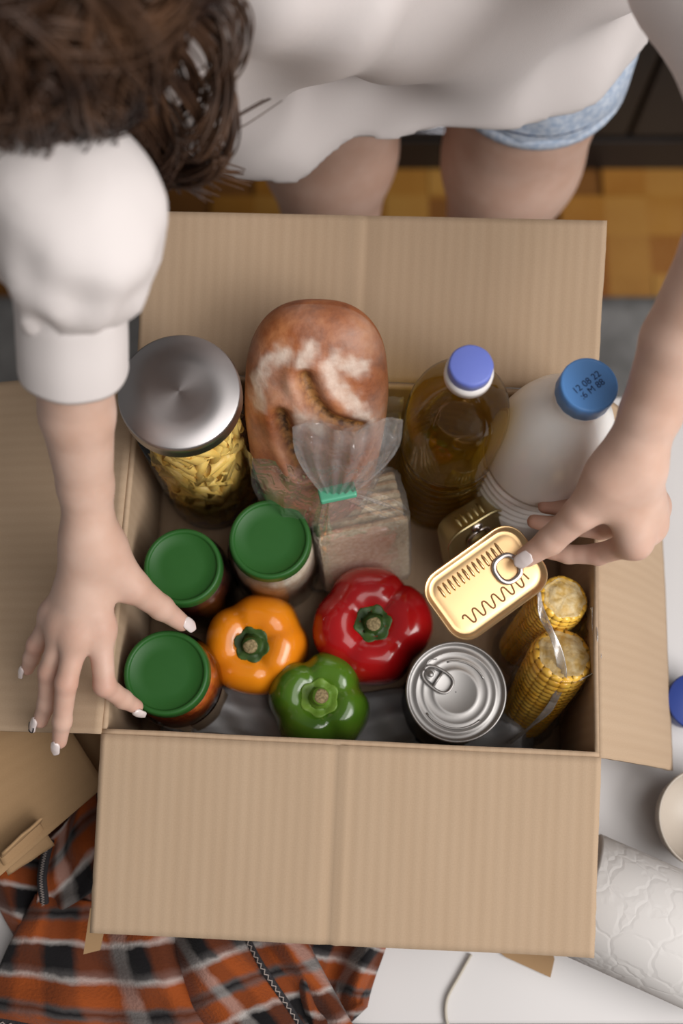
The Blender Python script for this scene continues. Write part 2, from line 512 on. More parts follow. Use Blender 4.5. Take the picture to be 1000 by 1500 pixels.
M['crumb'] = mat('cracker_crumb', (0.68, 0.54, 0.35), 0.9, col2=(0.84, 0.73, 0.53), nscale=260, bump=0.7, bscale=420)
M['crumb_edge'] = mat('cracker_brown_edge', (0.52, 0.32, 0.165), 0.9, col2=(0.74, 0.53, 0.33), nscale=300, bump=0.9, bscale=380)
M['tie'] = mat('green_bag_tie', (0.10, 0.40, 0.25), 0.35)
M['corn'] = mat('corn_kernels', (0.90, 0.46, 0.035), 0.28, col2=(0.96, 0.62, 0.11), nscale=70, coat=0.4, sss=0.1, ssss=0.003)
M['corn_core'] = mat('corn_core', (0.56, 0.36, 0.10), 0.5, col2=(0.68, 0.54, 0.30), nscale=160, bump=0.6)
M['grey_cloth'] = mat('grey_cotton_cloth', (0.56, 0.56, 0.58), 0.95, col2=(0.64, 0.64, 0.65), nscale=40, bump=0.3, bscale=900, spec=0.1)
M['plaid'] = plaid('orange_black_plaid_flannel')
M['seam_dark'] = mat('charcoal_seam_binding', (0.028, 0.026, 0.029), 0.9, bump=0.6, bscale=900)
M['stitch'] = mat('pale_stitching', (0.42, 0.36, 0.33), 0.8)
M['paper'] = mat('embossed_white_paper', (0.68, 0.65, 0.63), 0.95, spec=0.1)
M['cream'] = mat('cream_glaze', (0.46, 0.40, 0.34), 0.4)
M['blue'] = mat('blue_plastic', (0.025, 0.055, 0.27), 0.45)
M['cord'] = mat('cream_cord', (0.50, 0.45, 0.38), 0.8)
M['wood'] = [mat('oak_parquet_%s' % n, a, 0.35, col2=c, nscale=9, ndet=6, coat=0.15, bump=0.05) for n, a, c in
             (('amber', (0.36, 0.145, 0.020), (0.44, 0.20, 0.035)), ('brown', (0.27, 0.085, 0.012), (0.34, 0.12, 0.018)), ('honey', (0.44, 0.215, 0.045), (0.50, 0.26, 0.06)))]
M['wood_base'] = mat('parquet_joint', (0.22, 0.085, 0.014), 0.8)
M['rug'] = mat('grey_rug_pile', (0.19, 0.185, 0.18), 1.0, col2=(0.36, 0.35, 0.345), nscale=17, ndet=6, bump=0.8, bscale=300, spec=0.05, lo=0.3, hi=0.7)
M['black'] = mat('black_cabinet_lacquer', (0.012, 0.011, 0.011), 0.35)
M['black2'] = mat('black_plinth', (0.016, 0.012, 0.011), 0.5)
M['chrome'] = mat('dark_chrome', (0.20, 0.20, 0.22), 0.25, 1.0)

# paper gets raised loops, bread its crust and flour
def emboss_paper(m):
    nt = m.node_tree; N, L, b = nt.nodes, nt.links, nt.nodes['Principled BSDF']
    tc = N.new('ShaderNodeTexCoord')
    v = N.new('ShaderNodeTexVoronoi'); v.feature = 'DISTANCE_TO_EDGE'; v.inputs['Scale'].default_value = 44
    nz = N.new('ShaderNodeTexNoise'); nz.inputs['Scale'].default_value = 40
    mp = N.new('ShaderNodeMix'); mp.data_type = 'VECTOR'; mp.inputs['Factor'].default_value = 0.03
    L.new(tc.outputs['Object'], mp.inputs['A']); L.new(nz.outputs['Color'], mp.inputs['B']); L.new(tc.outputs['Object'], nz.inputs['Vector'])
    L.new(mp.outputs['Result'], v.inputs['Vector'])
    r = N.new('ShaderNodeMapRange'); r.inputs['From Max'].default_value = 0.12; L.new(v.outputs['Distance'], r.inputs['Value'])
    bp = N.new('ShaderNodeBump'); bp.inputs['Strength'].default_value = 0.18; bp.inputs['Distance'].default_value = 0.0015
    L.new(r.outputs[0], bp.inputs['Height']); L.new(bp.outputs['Normal'], b.inputs['Normal'])
emboss_paper(M['paper'])

def crust():
    m, nt, N, L, b = _nodes('bread_crust')
    b.inputs['Roughness'].default_value = 0.55
    tc = N.new('ShaderNodeTexCoord')
    n1 = N.new('ShaderNodeTexNoise'); n1.inputs['Scale'].default_value = 34; n1.inputs['Detail'].default_value = 9; n1.inputs['Roughness'].default_value = 0.68
    L.new(tc.outputs['Object'], n1.inputs['Vector'])
    cr = N.new('ShaderNodeValToRGB'); e = cr.color_ramp.elements
    e[0].position, e[0].color = 0.30, (0.15, 0.036, 0.010, 1)
    e[1].position, e[1].color = 0.72, (0.50, 0.20, 0.075, 1)
    q = e.new(0.5); q.color = (0.34, 0.100, 0.028, 1)
    L.new(n1.outputs['Fac'], cr.inputs['Fac'])
    at1 = N.new('ShaderNodeAttribute'); at1.attribute_name = 'flour'
    n2 = N.new('ShaderNodeTexNoise'); n2.inputs['Scale'].default_value = 120; n2.inputs['Detail'].default_value = 4
    L.new(tc.outputs['Object'], n2.inputs['Vector'])
    fl = math_node(N, L, 'MULTIPLY', at1.outputs['Fac'], math_node(N, L, 'ADD', math_node(N, L, 'MULTIPLY', n2.outputs['Fac'], 1.3), 0.15))
    fl.node.use_clamp = True
    mx = N.new('ShaderNodeMix'); mx.data_type = 'RGBA'
    L.new(fl, mx.inputs['Factor']); L.new(cr.outputs['Color'], mx.inputs['A']); mx.inputs['B'].default_value = (0.80, 0.68, 0.58, 1)
    at2 = N.new('ShaderNodeAttribute'); at2.attribute_name = 'slash'
    m2 = N.new('ShaderNodeMix'); m2.data_type = 'RGBA'
    n4 = N.new('ShaderNodeTexNoise'); n4.inputs['Scale'].default_value = 160; L.new(tc.outputs['Object'], n4.inputs['Vector'])
    c4 = N.new('ShaderNodeValToRGB'); c4.color_ramp.elements[0].position = 0.35; c4.color_ramp.elements[0].color = (0.06, 0.025, 0.008, 1); c4.color_ramp.elements[1].position = 0.62; c4.color_ramp.elements[1].color = (0.38, 0.18, 0.05, 1)
    L.new(n4.outputs['Fac'], c4.inputs['Fac'])
    L.new(at2.outputs['Fac'], m2.inputs['Factor']); L.new(mx.outputs['Result'], m2.inputs['A']); L.new(c4.outputs['Color'], m2.inputs['B'])
    L.new(m2.outputs['Result'], b.inputs['Base Color'])
    bp = N.new('ShaderNodeBump'); bp.inputs['Strength'].default_value = 0.5; bp.inputs['Distance'].default_value = 0.002
    L.new(n2.outputs['Fac'], bp.inputs['Height']); L.new(bp.outputs['Normal'], b.inputs['Normal'])
    return m
M['crust'] = crust()

# ------------------------------------------------------------------ setting: floor, cabinet, rug, table
floor = boxobj('floor', (-2.6, -2.2, -0.80), (2.6, 2.2, -0.762), M['wood_base'])
floor['kind'] = 'structure'
PW, PL = 0.075, 0.30
pme = []
for k in range(3):
    V, F = box_data((0.0008, 0.0008, 0), (PL - 0.0008, PW - 0.0008, 0.012))
    me = bpy.data.meshes.new('plank'); me.from_pydata(V, [], F); me.materials.append(M['wood'][k]); pme.append(me)
rp = random.Random(3)
n_side = int(PL / PW)
npl = 0
# herringbone: stepped pairs of blocks at right angles
for i in range(-24, 30):
    for j in range(-7, 8):
        for o in (0, 1):
            ox = i * PW + j * PL; oy = i * PW - j * PL
            rot45 = math.radians(0)
            if o == 0: x, y, rz = ox, oy, 0.0
            else: x, y, rz = ox + PL + PW, oy + 0.0, PI / 2
            cx, cy = (x + PL / 2, y + PW / 2) if o == 0 else (x - PW / 2, y + PL / 2)
            if not (-1.5 < cx < 1.5 and 0.74 < cy < 1.24): continue
            ob = bpy.data.objects.new('plank', pme[rp.choice((0, 0, 1)) if o == 0 else rp.choice((1, 2, 2))])
            COL.objects.link(ob); ob.parent = floor
            ob.location = (x, y, -0.762); ob.rotation_euler = (0, 0, rz)
            npl += 1

rug = sheet('rug', lambda u, v: (-1.3 + 2.6 * u, -0.5 + 1.355 * v, -0.742 + 0.0015 * mnoise.noise((u * 40, v * 30, 0))), 60, 40, M['rug'], None, 0.007)
tag(rug, 'mottled grey rug on the floor between table and parquet', 'rug')

cab = thing('kitchen_cabinet', 'black glossy kitchen cabinet standing behind the person on the parquet', 'cabinet', (0.35, 1.10, -0.75))
boxobj('body', (-1.25, 0.025, 0.09), (1.25, 0.60, 0.86), M['black'], cab, 0.004)
boxobj('plinth', (-1.25, 0.0, 0.0), (1.25, 0.55, 0.085), M['black2'], cab, 0.002)
for k, (x0, x1) in enumerate(((-1.245, -0.60), (-0.594, 0.12), (0.126, 0.62), (0.626, 1.245))):
    d = boxobj('door', (x0, 0.0, 0.10), (x1, 0.022, 0.84), M['black'], cab, 0.004)
    xa = x0 + 0.10
    V, F = join_data([tube_data([(xa, -0.035, 0.17), (x1 - 0.10, -0.035, 0.17)], 0.007, 10),
                      tube_data([(xa + 0.03, -0.035, 0.17), (xa + 0.03, 0.002, 0.17)], 0.005, 8), tube_data([(x1 - 0.13, -0.035, 0.17), (x1 - 0.13, 0.002, 0.17)], 0.005, 8)])
    meshobj('handle', V, F, M['chrome'], d)
    if k == 2: d['label'] = 'black oven door'

table = thing('table', 'white laminate table carrying the open carton and clothes', 'table', (0, 0.12, -0.75))
boxobj('tabletop', (-0.72, -0.277, 0.722), (0.72, 0.275, 0.75), M['white_table'], table, 0.003)
for sx in (-1, 1):
    for sy in (-1, 1):
        boxobj('leg', (sx * 0.67 - 0.022, sy * 0.235 - 0.022, 0.014), (sx * 0.67 + 0.022, sy * 0.235 + 0.022, 0.722), M['table_leg'], table, 0.003)
for sy in (-1, 1):
    boxobj('apron', (-0.648, sy * 0.235 - 0.009, 0.66), (0.648, sy * 0.235 + 0.009, 0.722), M['table_leg'], table)

# ------------------------------------------------------------------ the carton
CT = 0.004
RZ = math.radians(-2.68)
ROT = Matrix.Rotation(RZ, 3, 'Z')
BA = Vector((-0.1805, 0.0677, 0))        # front left corner on the table
BL, BD, BH = 0.3747, 0.292, 0.150
def bw(x, y, z): return BA + ROT @ Vector((x, y, z))
carton = thing('cardboard_carton', 'large open brown cardboard carton full of groceries with flaps folded out', 'box', bw(BL / 2, BD / 2, 0))
inv = Matrix.Translation(-carton.location)
def panel(name, c, m=None, thick=CT, nu=40, nv=24, ridge=None, rag=0.0008, bend=0.0, parent=carton, org=None, seed=0, flip=False):
    """corrugated panel from four world corners (hinge left, hinge right, outer right, outer left)"""
    c = [Vector(q) for q in c]
    org = carton.location if org is None else org
    nrm = (c[1] - c[0]).cross(c[3] - c[0]).normalized()
    W = (c[1] - c[0]).length; H = (c[3] - c[0]).length
    def fn(u, v):
        p = (c[0] * (1 - u) + c[1] * u) * (1 - v) + (c[3] * (1 - u) + c[2] * u) * v
        if v > 0.999: p = p + (c[3] - c[0]).normalized() * (rag * mnoise.noise((u * 90, seed, 0)))
        if u < 0.001 or u > 0.999: p = p + (c[1] - c[0]).normalized() * (rag * 0.7 * mnoise.noise((v * 70, seed, 3)))
        if ridge is not None:
            p = p + nrm * (0.0022 * math.exp(-((u - ridge) * W / 0.0022) ** 2) - 0.0016 * math.exp(-((u - ridge) * W / 0.006 - 0.9) ** 2))
        p = p + nrm * (bend * 4 * v * (1 - v) + 0.0012 * mnoise.noise((u * 3, v * 3, seed)))
        return p - org
    return sheet(name, fn, nu, nv, m or M['card'], parent, thick, (W, H), smooth=True)

c00, c10 = bw(0, 0, BH), bw(BL, 0, BH)
c01, c11 = bw(0, BD, BH), bw(BL, BD, BH)
dz = Vector((0, 0, -BH + 0.002))
panel('wall', (c10, c00, c00 + dz, c10 + dz), seed=1, ridge=None)               # front wall
panel('wall', (c01, c11, c11 + dz, c01 + dz), seed=2)
panel('wall', (c00 + Vector((0, CT, 0)), c01 - Vector((0, CT, 0)), c01 + dz - Vector((0, CT, 0)), c00 + dz + Vector((0, CT, 0))), seed=3)
panel('wall', (c11 - Vector((0, CT, 0)), c10 + Vector((0, CT, 0)), c10 + dz + Vector((0, CT, 0)), c11 + dz - Vector((0, CT, 0))), seed=4)
for k, (ya, yb) in enumerate(((0.004, BD / 2 - 0.0007), (BD / 2 + 0.0007, BD - 0.004))):
    panel('bottom_panel', (bw(0.004, ya, 0.006), bw(BL - 0.004, ya, 0.006), bw(BL - 0.004, yb, 0.006), bw(0.004, yb, 0.006)), seed=5 + k)
FL = 0.147
def fl_out(p, dirx, diry, ang):
    d = ROT @ Vector((dirx, diry, 0))
    return p + d * (FL * math.cos(ang)) + Vector((0, 0, FL * math.sin(ang)))
a = math.radians(-12)
e0, e1 = Vector((0, 0, 0.001)), Vector((0, 0, 0.001))
panel('flap', (c10 + e0, c00 + e0, fl_out(c00, 0, -1, a), fl_out(c10, 0, -1, a)), ridge=0.51, seed=11, nu=90)
# back flap stands up a little, its far edge a bit twisted
panel('flap', (c01 + e0, c11 + e0, at(889, 323, 0.196), at(209, 309, 0.194)), ridge=0.47, seed=12, nu=90)
panel('flap', (c00 + e0, c01 + e0, fl_out(c01, -1, 0, math.radians(-17)), fl_out(c00, -1, 0, math.radians(-13))), seed=13, nu=60)
panel('flap', (c11 + e0, c10 + e0, fl_out(c10, 1, 0, math.radians(-54)), fl_out(c11, 1, 0, math.radians(-56))), seed=14, nu=60, bend=0.004)
BOT = 0.0066   # inside floor level

# ------------------------------------------------------------------ jars with green lids
def jar_lid(parent, r, z, m):
    prof = [(r * 0.985, z - 0.0125), (r, z - 0.0125), (r * 1.012, z - 0.0115), (r * 1.005, z - 0.009), (r, z - 0.004), (r * 0.985, z - 0.0012), (r * 0.955, z),
            (r * 0.90, z), (r * 0.875, z - 0.0005), (r * 0.86, z - 0.0016), (r * 0.845, z - 0.0022), (r * 0.5, z - 0.0022), (r * 0.02, z - 0.002)]
    return lathe('lid', prof, m, parent, 64)
def jar(px, py, ztop, r, label, content, fill, sticker=False):
    base = at(px, py, ztop); base.z = BOT
    H = ztop - BOT
    t = thing('glass_jar', label, 'jar', base, group='green-lidded preserve jars')
    R = r * 1.14
    lathe('glass', [(R * 0.80, 0), (R * 0.94, 0.002), (R, 0.010), (R, H * 0.66), (R * 0.985, H * 0.74), (R * 0.93, H * 0.82), (r * 0.95, H - 0.015), (r * 0.94, H - 0.004)], M['glass'], t, 64)
    Ri = R - 0.003
    lathe('contents', [(Ri * 0.8, 0.003), (Ri, 0.011), (Ri, H * 0.66), (Ri * 0.985, H * 0.74), (Ri * 0.93, H * fill)], content, t, 64)['kind'] = 'stuff'
    jar_lid(t, r, H, M['green_lid'])
    if sticker:
        def fn(u, v):
            a_ = math.radians(-70 + 62 * u)
            return ((R + 0.0006) * math.cos(a_), (R + 0.0006) * math.sin(a_), 0.018 + 0.050 * v)
        sheet('sticker', fn, 16, 4, M['sticker'], t)
    return t
JR = 0.0335
jar(243, 985, 0.132, JR, 'green-lidded glass jar of orange-red shredded relish beside the grasping hand', M['shred'], 0.84, True)
jar(267, 829, 0.128, 0.0315, 'green-lidded jar of dark preserve below the pasta jar, against the left wall', M['jam'], 0.84)
jar(395, 789, 0.134, 0.0330, 'green-lidded glass jar of pale shredded cabbage beside the crackers', M['kraut'], 0.84)

# ------------------------------------------------------------------ pasta jar and penne
ZJ = 0.25
pb = at(262, 573, ZJ); pb.z = BOT
pj = thing('storage_jar', 'tall glass storage jar with brushed steel lid, full of penne', 'jar', pb)
HJ = ZJ - BOT
RJ = 0.0432
lathe('glass', [(RJ * 0.85, 0), (RJ * 0.97, 0.003), (RJ, 0.010), (RJ, HJ - 0.012)], M['glass'], pj, 72)
rl = 0.0448
lathe('lid', [(rl * 0.97, HJ - 0.017), (rl, HJ - 0.017), (rl, HJ - 0.003), (rl * 0.99, HJ - 0.0012), (rl * 0.965, HJ), (rl * 0.5, HJ + 0.0002), (0.0005, HJ + 0.0003)], M['steel'], pj, 96)
# a penne: slanted-cut tube
def penne_mesh():
    r0, r1, L_ = 0.0044, 0.0034, 0.036
    V, F, S = [], [], 10
    for (r, e) in ((r0, 0), (r1, 0), (r1, 1), (r0, 1)):
        for k in range(S):
            a_ = 2 * PI * k / S
            x, y = r * math.cos(a_), r * math.sin(a_)
            V.append((x, y, (-L_ / 2 if e == 0 else L_ / 2) + x * 1.0))
    for q in range(4):
        for k in range(S):
            k2 = (k + 1) % S
            a0, a1 = q * S, ((q + 1) % 4) * S
            F.append((a0 + k, a1 + k, a1 + k2, a0 + k2))
    me = bpy.data.meshes.new('penne'); me.from_pydata(V, [], F); me.materials.append(M['penne'])
    me.polygons.foreach_set('use_smooth', [True] * len(me.polygons))
    return me
pm = penne_mesh()
rr = random.Random(5)
npen = 0
for layer, (rad, cnt_, nlev) in enumerate(((RJ - 0.0085, 15, 13), (RJ - 0.0185, 8, 10))):
    for lev in range(nlev):
        zc = 0.012 + (HJ - 0.046) * (lev + 0.5) / nlev
        for k in range(cnt_):
            an = 2 * PI * (k + rr.random() * 0.6) / cnt_ + lev * 0.7
            r_ = rad - rr.random() * 0.003
            p = pb + Vector((r_ * math.cos(an), r_ * math.sin(an), zc + rr.uniform(-0.005, 0.005)))
            tang = Vector((-math.sin(an), math.cos(an), 0))
            tilt = rr.gauss(0.35, 0.75)
            if lev == 0: tilt = rr.choice((-1, 1)) * rr.uniform(1.15, 1.45)
            d = (Vector((0, 0, 1)) * math.cos(tilt) + tang * math.sin(tilt) + Vector((math.cos(an), math.sin(an), 0)) * (rr.uniform(-0.05, 0.02) - 0.25 * abs(math.sin(tilt)) * 0.0)).normalized()
            o = bpy.data.objects.new('penne', pm); COL.objects.link(o)
            q = d.to_track_quat('Z', 'X') @ Matrix.Rotation(rr.random() * 6.28, 3, 'Z').to_quaternion()
            # keep both ends inside the glass
            e_ = 0.5 * 0.036 * abs(math.sin(tilt))
            rmax = math.sqrt(max((RJ - 0.0062) ** 2 - e_ * e_, 0.0))
            if r_ > rmax:
                p = pb + Vector((rmax * math.cos(an), rmax * math.sin(an), p.z - pb.z))
            o.location = p; o.rotation_mode = 'QUATERNION'; o.rotation_quaternion = q
            tag(o, 'dry yellow penne inside the tall steel-lidded glass jar', 'pasta', 'penne in the storage jar')
            npen += 1

def stand(o, base, top):
    d = (Vector(top) - Vector(base)).normalized()
    o.location = base; o.rotation_mode = 'QUATERNION'
    o.rotation_quaternion = Vector((0, 0, 1)).rotation_difference(d)
# ------------------------------------------------------------------ oil bottle
ZO = 0.292
ob = at(690, 534, ZO)
oil = thing('oil_bottle', 'clear bottle of golden cooking oil with a periwinkle cap', 'bottle')
stand(oil, (ob.x - 0.002, ob.y - 0.007, BOT), ob)
def oil_prof(s, top):
    R = 0.0400
    P_ = [(R * 0.80, 0.0), (R * 0.97, 0.004), (R, 0.012)]
    z = 0.014
    while z < 0.118:      # ribs
        P_ += [(R, z), (R, z + 0.0075), (R - 0.0016, z + 0.0100), (R - 0.0016, z + 0.0115), (R, z + 0.0138)]
        z += 0.0148
    P_ += [(R * 0.985, 0.136), (R, 0.146), (R * 1.0, 0.188), (R * 0.975, 0.202), (R * 0.90, 0.217), (R * 0.76, 0.231), (R * 0.58, 0.243), (R * 0.44, 0.252), (R * 0.36, 0.260), (R * 0.345, 0.268)]
    return [(r - s, z) for r, z in P_ if z <= top]
lathe('bottle_wall', oil_prof(0, 1), M['bottle'], oil, 72)
po = oil_prof(0.0016, 0.2175)
po[0] = (po[0][0], 0.002)
lathe('oil', po, M['oil'], oil, 72)
lathe('neck_ring', [(0.0145, 0.266), (0.0172, 0.266), (0.0172, 0.2735), (0.0160, 0.2745), (0.0158, 0.275)], M['white_plastic'], oil, 48)
HO = ZO - BOT
lathe('cap', [(0.0150, 0.2752), (0.0155, 0.2752), (0.0155, HO - 0.0015), (0.0148, HO - 0.0004), (0.0138, HO), (0.0005, HO)], M['oil_cap'], oil, 48,
      fn=lambda x, y, z, a_: (x * (1 + 0.006 * math.cos(a_ * 40)), y * (1 + 0.006 * math.cos(a_ * 40)), z))

# ------------------------------------------------------------------ milk bottle
ZM = 0.275
mb = at(864, 562, ZM)
mk = thing('milk_bottle', 'white ribbed milk bottle with a bright blue printed cap', 'bottle')
stand(mk, (mb.x - 0.020, mb.y - 0.010, BOT), mb)
HM = ZM - BOT
R = 0.0480
P_ = [(R * 0.8, 0), (R * 0.96, 0.004), (R, 0.012), (R, 0.070)]
z = 0.074
while z < 0.128:
    P_ += [(R, z), (R, z + 0.0042), (R - 0.0022, z + 0.0066), (R - 0.0022, z + 0.0082), (R, z + 0.0106)]
    z += 0.0116
P_ += [(R, z + 0.004), (R * 0.995, 0.150), (R * 0.965, 0.166), (R * 0.90, 0.184), (R * 0.80, 0.201), (R * 0.66, 0.217), (R * 0.52, 0.229), (R * 0.42, 0.237), (R * 0.39, 0.243), (R * 0.39, 0.248)]
lathe('bottle_body', P_, M['milk'], mk, 80)
rc = 0.0208
cap = lathe('cap', [(rc * 0.96, HM - 0.0165), (rc, HM - 0.0165), (rc, HM - 0.003), (rc * 0.985, HM - 0.001), (rc * 0.94, HM), (rc * 0.90, HM - 0.0004), (rc * 0.86, HM - 0.0006), (0.0005, HM - 0.0006)], M['milk_cap'], mk, 64,
      fn=lambda x, y, z, a_: (x * (1 + 0.008 * math.cos(a_ * 48) * (z < HM - 0.002)), y * (1 + 0.008 * math.cos(a_ * 48) * (z < HM - 0.002)), z))
def text_mesh(s, size):
    cu = bpy.data.curves.new('print', 'FONT'); cu.body = s; cu.size = size; cu.align_x = 'CENTER'; cu.align_y = 'CENTER'; cu.extrude = 0.00006
    cu.space_line = 0.9
    o = bpy.data.objects.new('print', cu); COL.objects.link(o)
    dg = bpy.context.evaluated_depsgraph_get()
    me = bpy.data.meshes.new_from_object(o.evaluated_get(dg))
    bpy.data.objects.remove(o)
    return me
me = text_mesh('12 08 22\n:6 M 88', 0.0070)
me.materials.clear(); me.materials.append(M['cap_ink'])
tx = new_obj('date_print', me, None, cap, smooth=False)
tx.location = (0, -0.001, HM - 0.0004); tx.rotation_euler = (0, 0, math.radians(38))

# ------------------------------------------------------------------ loaf in its bag
def frame_from(ey, ez):
    ey = Vector(ey).normalized(); ez = Vector(ez); ez = (ez - ey * ez.dot(ey)).normalized()
    return ey.cross(ez), ey, ez
lx, ly, lz = frame_from((0.03, 0.60, 0.80), (0, -0.80, 0.60))
LC = Vector((-0.0200, 0.311, 0.172))
loaf = thing('bread_loaf', 'round-topped brown bread loaf dusted with flour, leaning on the back flap', 'bread')
set_matrix(loaf, lx, ly, lz, LC)
def sgnpow(x, p): return math.copysign(abs(x) ** p, x)
def loaf_pt(u, v, off=0.0):
    th = u * 2 * PI; ph = (v - 0.5) * PI
    A, B, C_ = 0.0610 + off, 0.100 + off, 0.036 + off
    x = A * sgnpow(math.cos(ph), 0.72) * sgnpow(math.cos(th), 0.82)
    zz = C_ * sgnpow(math.cos(ph), 0.72) * sgnpow(math.sin(th), 0.82)
    y = B * sgnpow(math.sin(ph), 0.85)
    x *= 1.0 - 0.20 * (1 - (y / B + 1) / 2)
    return x, y, zz
# slashes: (points in loaf x,y)
slashes = [[(-0.008, 0.056), (-0.002, 0.038), (0.010, 0.022), (0.034, 0.012)], [(-0.026, 0.024), (-0.020, 0.002), (-0.010, -0.024)]]
flours = [[(-0.044, 0.030), (-0.043, 0.050), (-0.034, 0.066), (-0.022, 0.074)], [(-0.004, 0.078), (-0.012, 0.070)], [(0.014, 0.070), (0.034, 0.062)], [(0.022, 0.044), (0.040, 0.018)], [(-0.012, 0.026), (0.004, 0.016)], [(0.008, 0.066), (0.016, 0.048)]]
def dseg(p, pts):
    best = 9
    for i in range(len(pts) - 1):
        a_, b_ = Vector(pts[i]), Vector(pts[i + 1]); ab = b_ - a_
        t_ = max(0, min(1, (Vector(p) - a_).dot(ab) / ab.length_squared))
        best = min(best, (Vector(p) - a_ - ab * t_).length)
    return best
nu, nv = 120, 90
V, F, FLR, SLS = [], [], [], []
for i in range(nu):
    for j in range(nv + 1):
        x, y, zz = loaf_pt(i / nu, j / nv)
        fl = sl = 0.0
        if zz > 0:
            d = min(dseg((x, y), s) for s in slashes)
            sl = math.exp(-(d / 0.0055) ** 2)
            zz += -0.007 * sl + 0.0045 * math.exp(-((d - 0.012) / 0.006) ** 2)
            for s in flours:
                d2 = dseg((x, y), s) + 0.004 * mnoise.noise((x * 160, y * 160, 0))
                fl = max(fl, math.exp(-(max(d2 - 0.002, 0) / 0.0042) ** 2) * 0.8)
            fl = max(fl, 0.30 * max(0, mnoise.noise((x * 30, y * 30, 2)) + 0.35)) * (1 - sl)
        k = 1 + 0.02 * mnoise.noise((x * 30, y * 30, zz * 30))
        V.append((x * k, y, zz * k)); FLR.append(fl); SLS.append(sl)
for i in range(nu):
    for j in range(nv):
        i2 = (i + 1) % nu
        F.append((i * (nv + 1) + j, i2 * (nv + 1) + j, i2 * (nv + 1) + j + 1, i * (nv + 1) + j + 1))
lo_ = meshobj('crust', V, F, M['crust'], loaf)
for nm, vals in (('flour', FLR), ('slash', SLS)):
    at_ = lo_.data.attributes.new(nm, 'FLOAT', 'POINT'); at_.data.foreach_set('value', vals)
# loose clear bag hugging the lower two thirds and open behind
V, F = [], []
for i in range(nu):
    for j in range(0, 64):
        vv = j / 63 * 0.46
        x, y, zz = loaf_pt(i / nu, vv, 0.0035)
        w = mnoise.noise((x * 60 + 3, y * 25, zz * 60)) * 0.004 + (0.006 * max(0, math.sin(i / nu * 2 * PI * 9 + y * 60)) ** 3) * (0.3 + 0.7 * vv)
        n_ = Vector((x, 0, zz)).normalized() if abs(x) + abs(zz) > 1e-6 else Vector((0, 0, 1))
        V.append(Vector((x, y, zz)) + n_ * (w + 0.001))
for i in range(nu):
    for j in range(63):
        i2 = (i + 1) % nu
        F.append((i * 64 + j, i2 * 64 + j, i2 * 64 + j + 1, i * 64 + j + 1))
meshobj('bag', V, F, M['film_loaf'], loaf)
# stray bag corner showing past the loaf's right side
sheet('bag', lambda u, v: (0.046 + 0.022 * u, -0.030 + 0.050 * v, -0.006 + 0.005 * math.sin(9 * v) + 0.006 * mnoise.noise((u * 3, v * 6, 4))), 10, 16, M['film'], loaf)

# ------------------------------------------------------------------ crackers in a bag
ex = Vector((0.977, 0.212, 0)); be = math.radians(16)
nb_ = Vector((0.212, -0.977, 0))
cn = nb_ * math.cos(be) + Vector((0, 0, math.sin(be)))
eh = -nb_ * math.sin(be) + Vector((0, 0, math.cos(be)))
ctop = at(533, 776, 0.128)
crk = thing('cracker_pack', 'clear bag of stacked brown crispbread slices closed with a green tie', 'crackers')
SH, SWd, ST, NS = 0.098, 0.074, 0.0066, 8
set_matrix(crk, ex, eh, cn, ctop - eh * SH)
for s in range(NS):
    w = SWd * (1 - 0.012 * (s % 3)); h_ = SH - 0.0030 * ((s * 7) % 4)
    V, F = [], []
    nx, ny = 18, 22
    def sl_pt(u, v, l):
        x = (u - 0.5) * w; y = v * h_
        edge = min(u, 1 - u, v, 1 - v)
        cr_ = 0.004
        dx = max(0, abs(x) - (w / 2 - cr_)); dy = max(0, abs(y - h_ / 2) - (h_ / 2 - cr_))
        dd = math.hypot(dx, dy)
        if dd > cr_:
            x -= math.copysign((dd - cr_) * dx / dd, x); y -= math.copysign((dd - cr_) * dy / dd, y - h_ / 2)
        n1 = mnoise.noise((x * 170, y * 170, s * 9.1 + l * 5))
        zz = (ST * 0.36 + 0.0006 * n1 - (0.0010 if edge < 0.03 else 0)) * (1 if l == 0 else -1)
        if edge < 0.001:
            x += 0.0008 * mnoise.noise((x * 300, y * 300, s)); y += 0.0010 * mnoise.noise((x * 300, y * 300, s + 9))
        return (x, y, -s * ST - ST / 2 + zz)
    I = lambda i, j, l: l * (nx + 1) * (ny + 1) + i * (ny + 1) + j
    for l in (0, 1):
        for i in range(nx + 1):
            for j in range(ny + 1): V.append(sl_pt(i / nx, j / ny, l))
    for i in range(nx):
        for j in range(ny):
            F.append((I(i, j, 0), I(i + 1, j, 0), I(i + 1, j + 1, 0), I(i, j + 1, 0)))
            F.append((I(i, j + 1, 1), I(i + 1, j + 1, 1), I(i + 1, j, 1), I(i, j, 1)))
    nface = len(F)
    for i in range(nx):
        F.append((I(i + 1, 0, 0), I(i, 0, 0), I(i, 0, 1), I(i + 1, 0, 1))); F.append((I(i, ny, 0), I(i + 1, ny, 0), I(i + 1, ny, 1), I(i, ny, 1)))
    for j in range(ny):
        F.append((I(0, j, 0), I(0, j + 1, 0), I(0, j + 1, 1), I(0, j, 1))); F.append((I(nx, j + 1, 0), I(nx, j, 0), I(nx, j, 1), I(nx, j + 1, 1)))
    so = meshobj('crispbread_slice', V, F, M['crumb'], crk)
    so.data.materials.append(M['crumb_edge'])
    for p in so.data.polygons[nface:]: p.material_index = 1
    auto_smooth(so, 0.7)
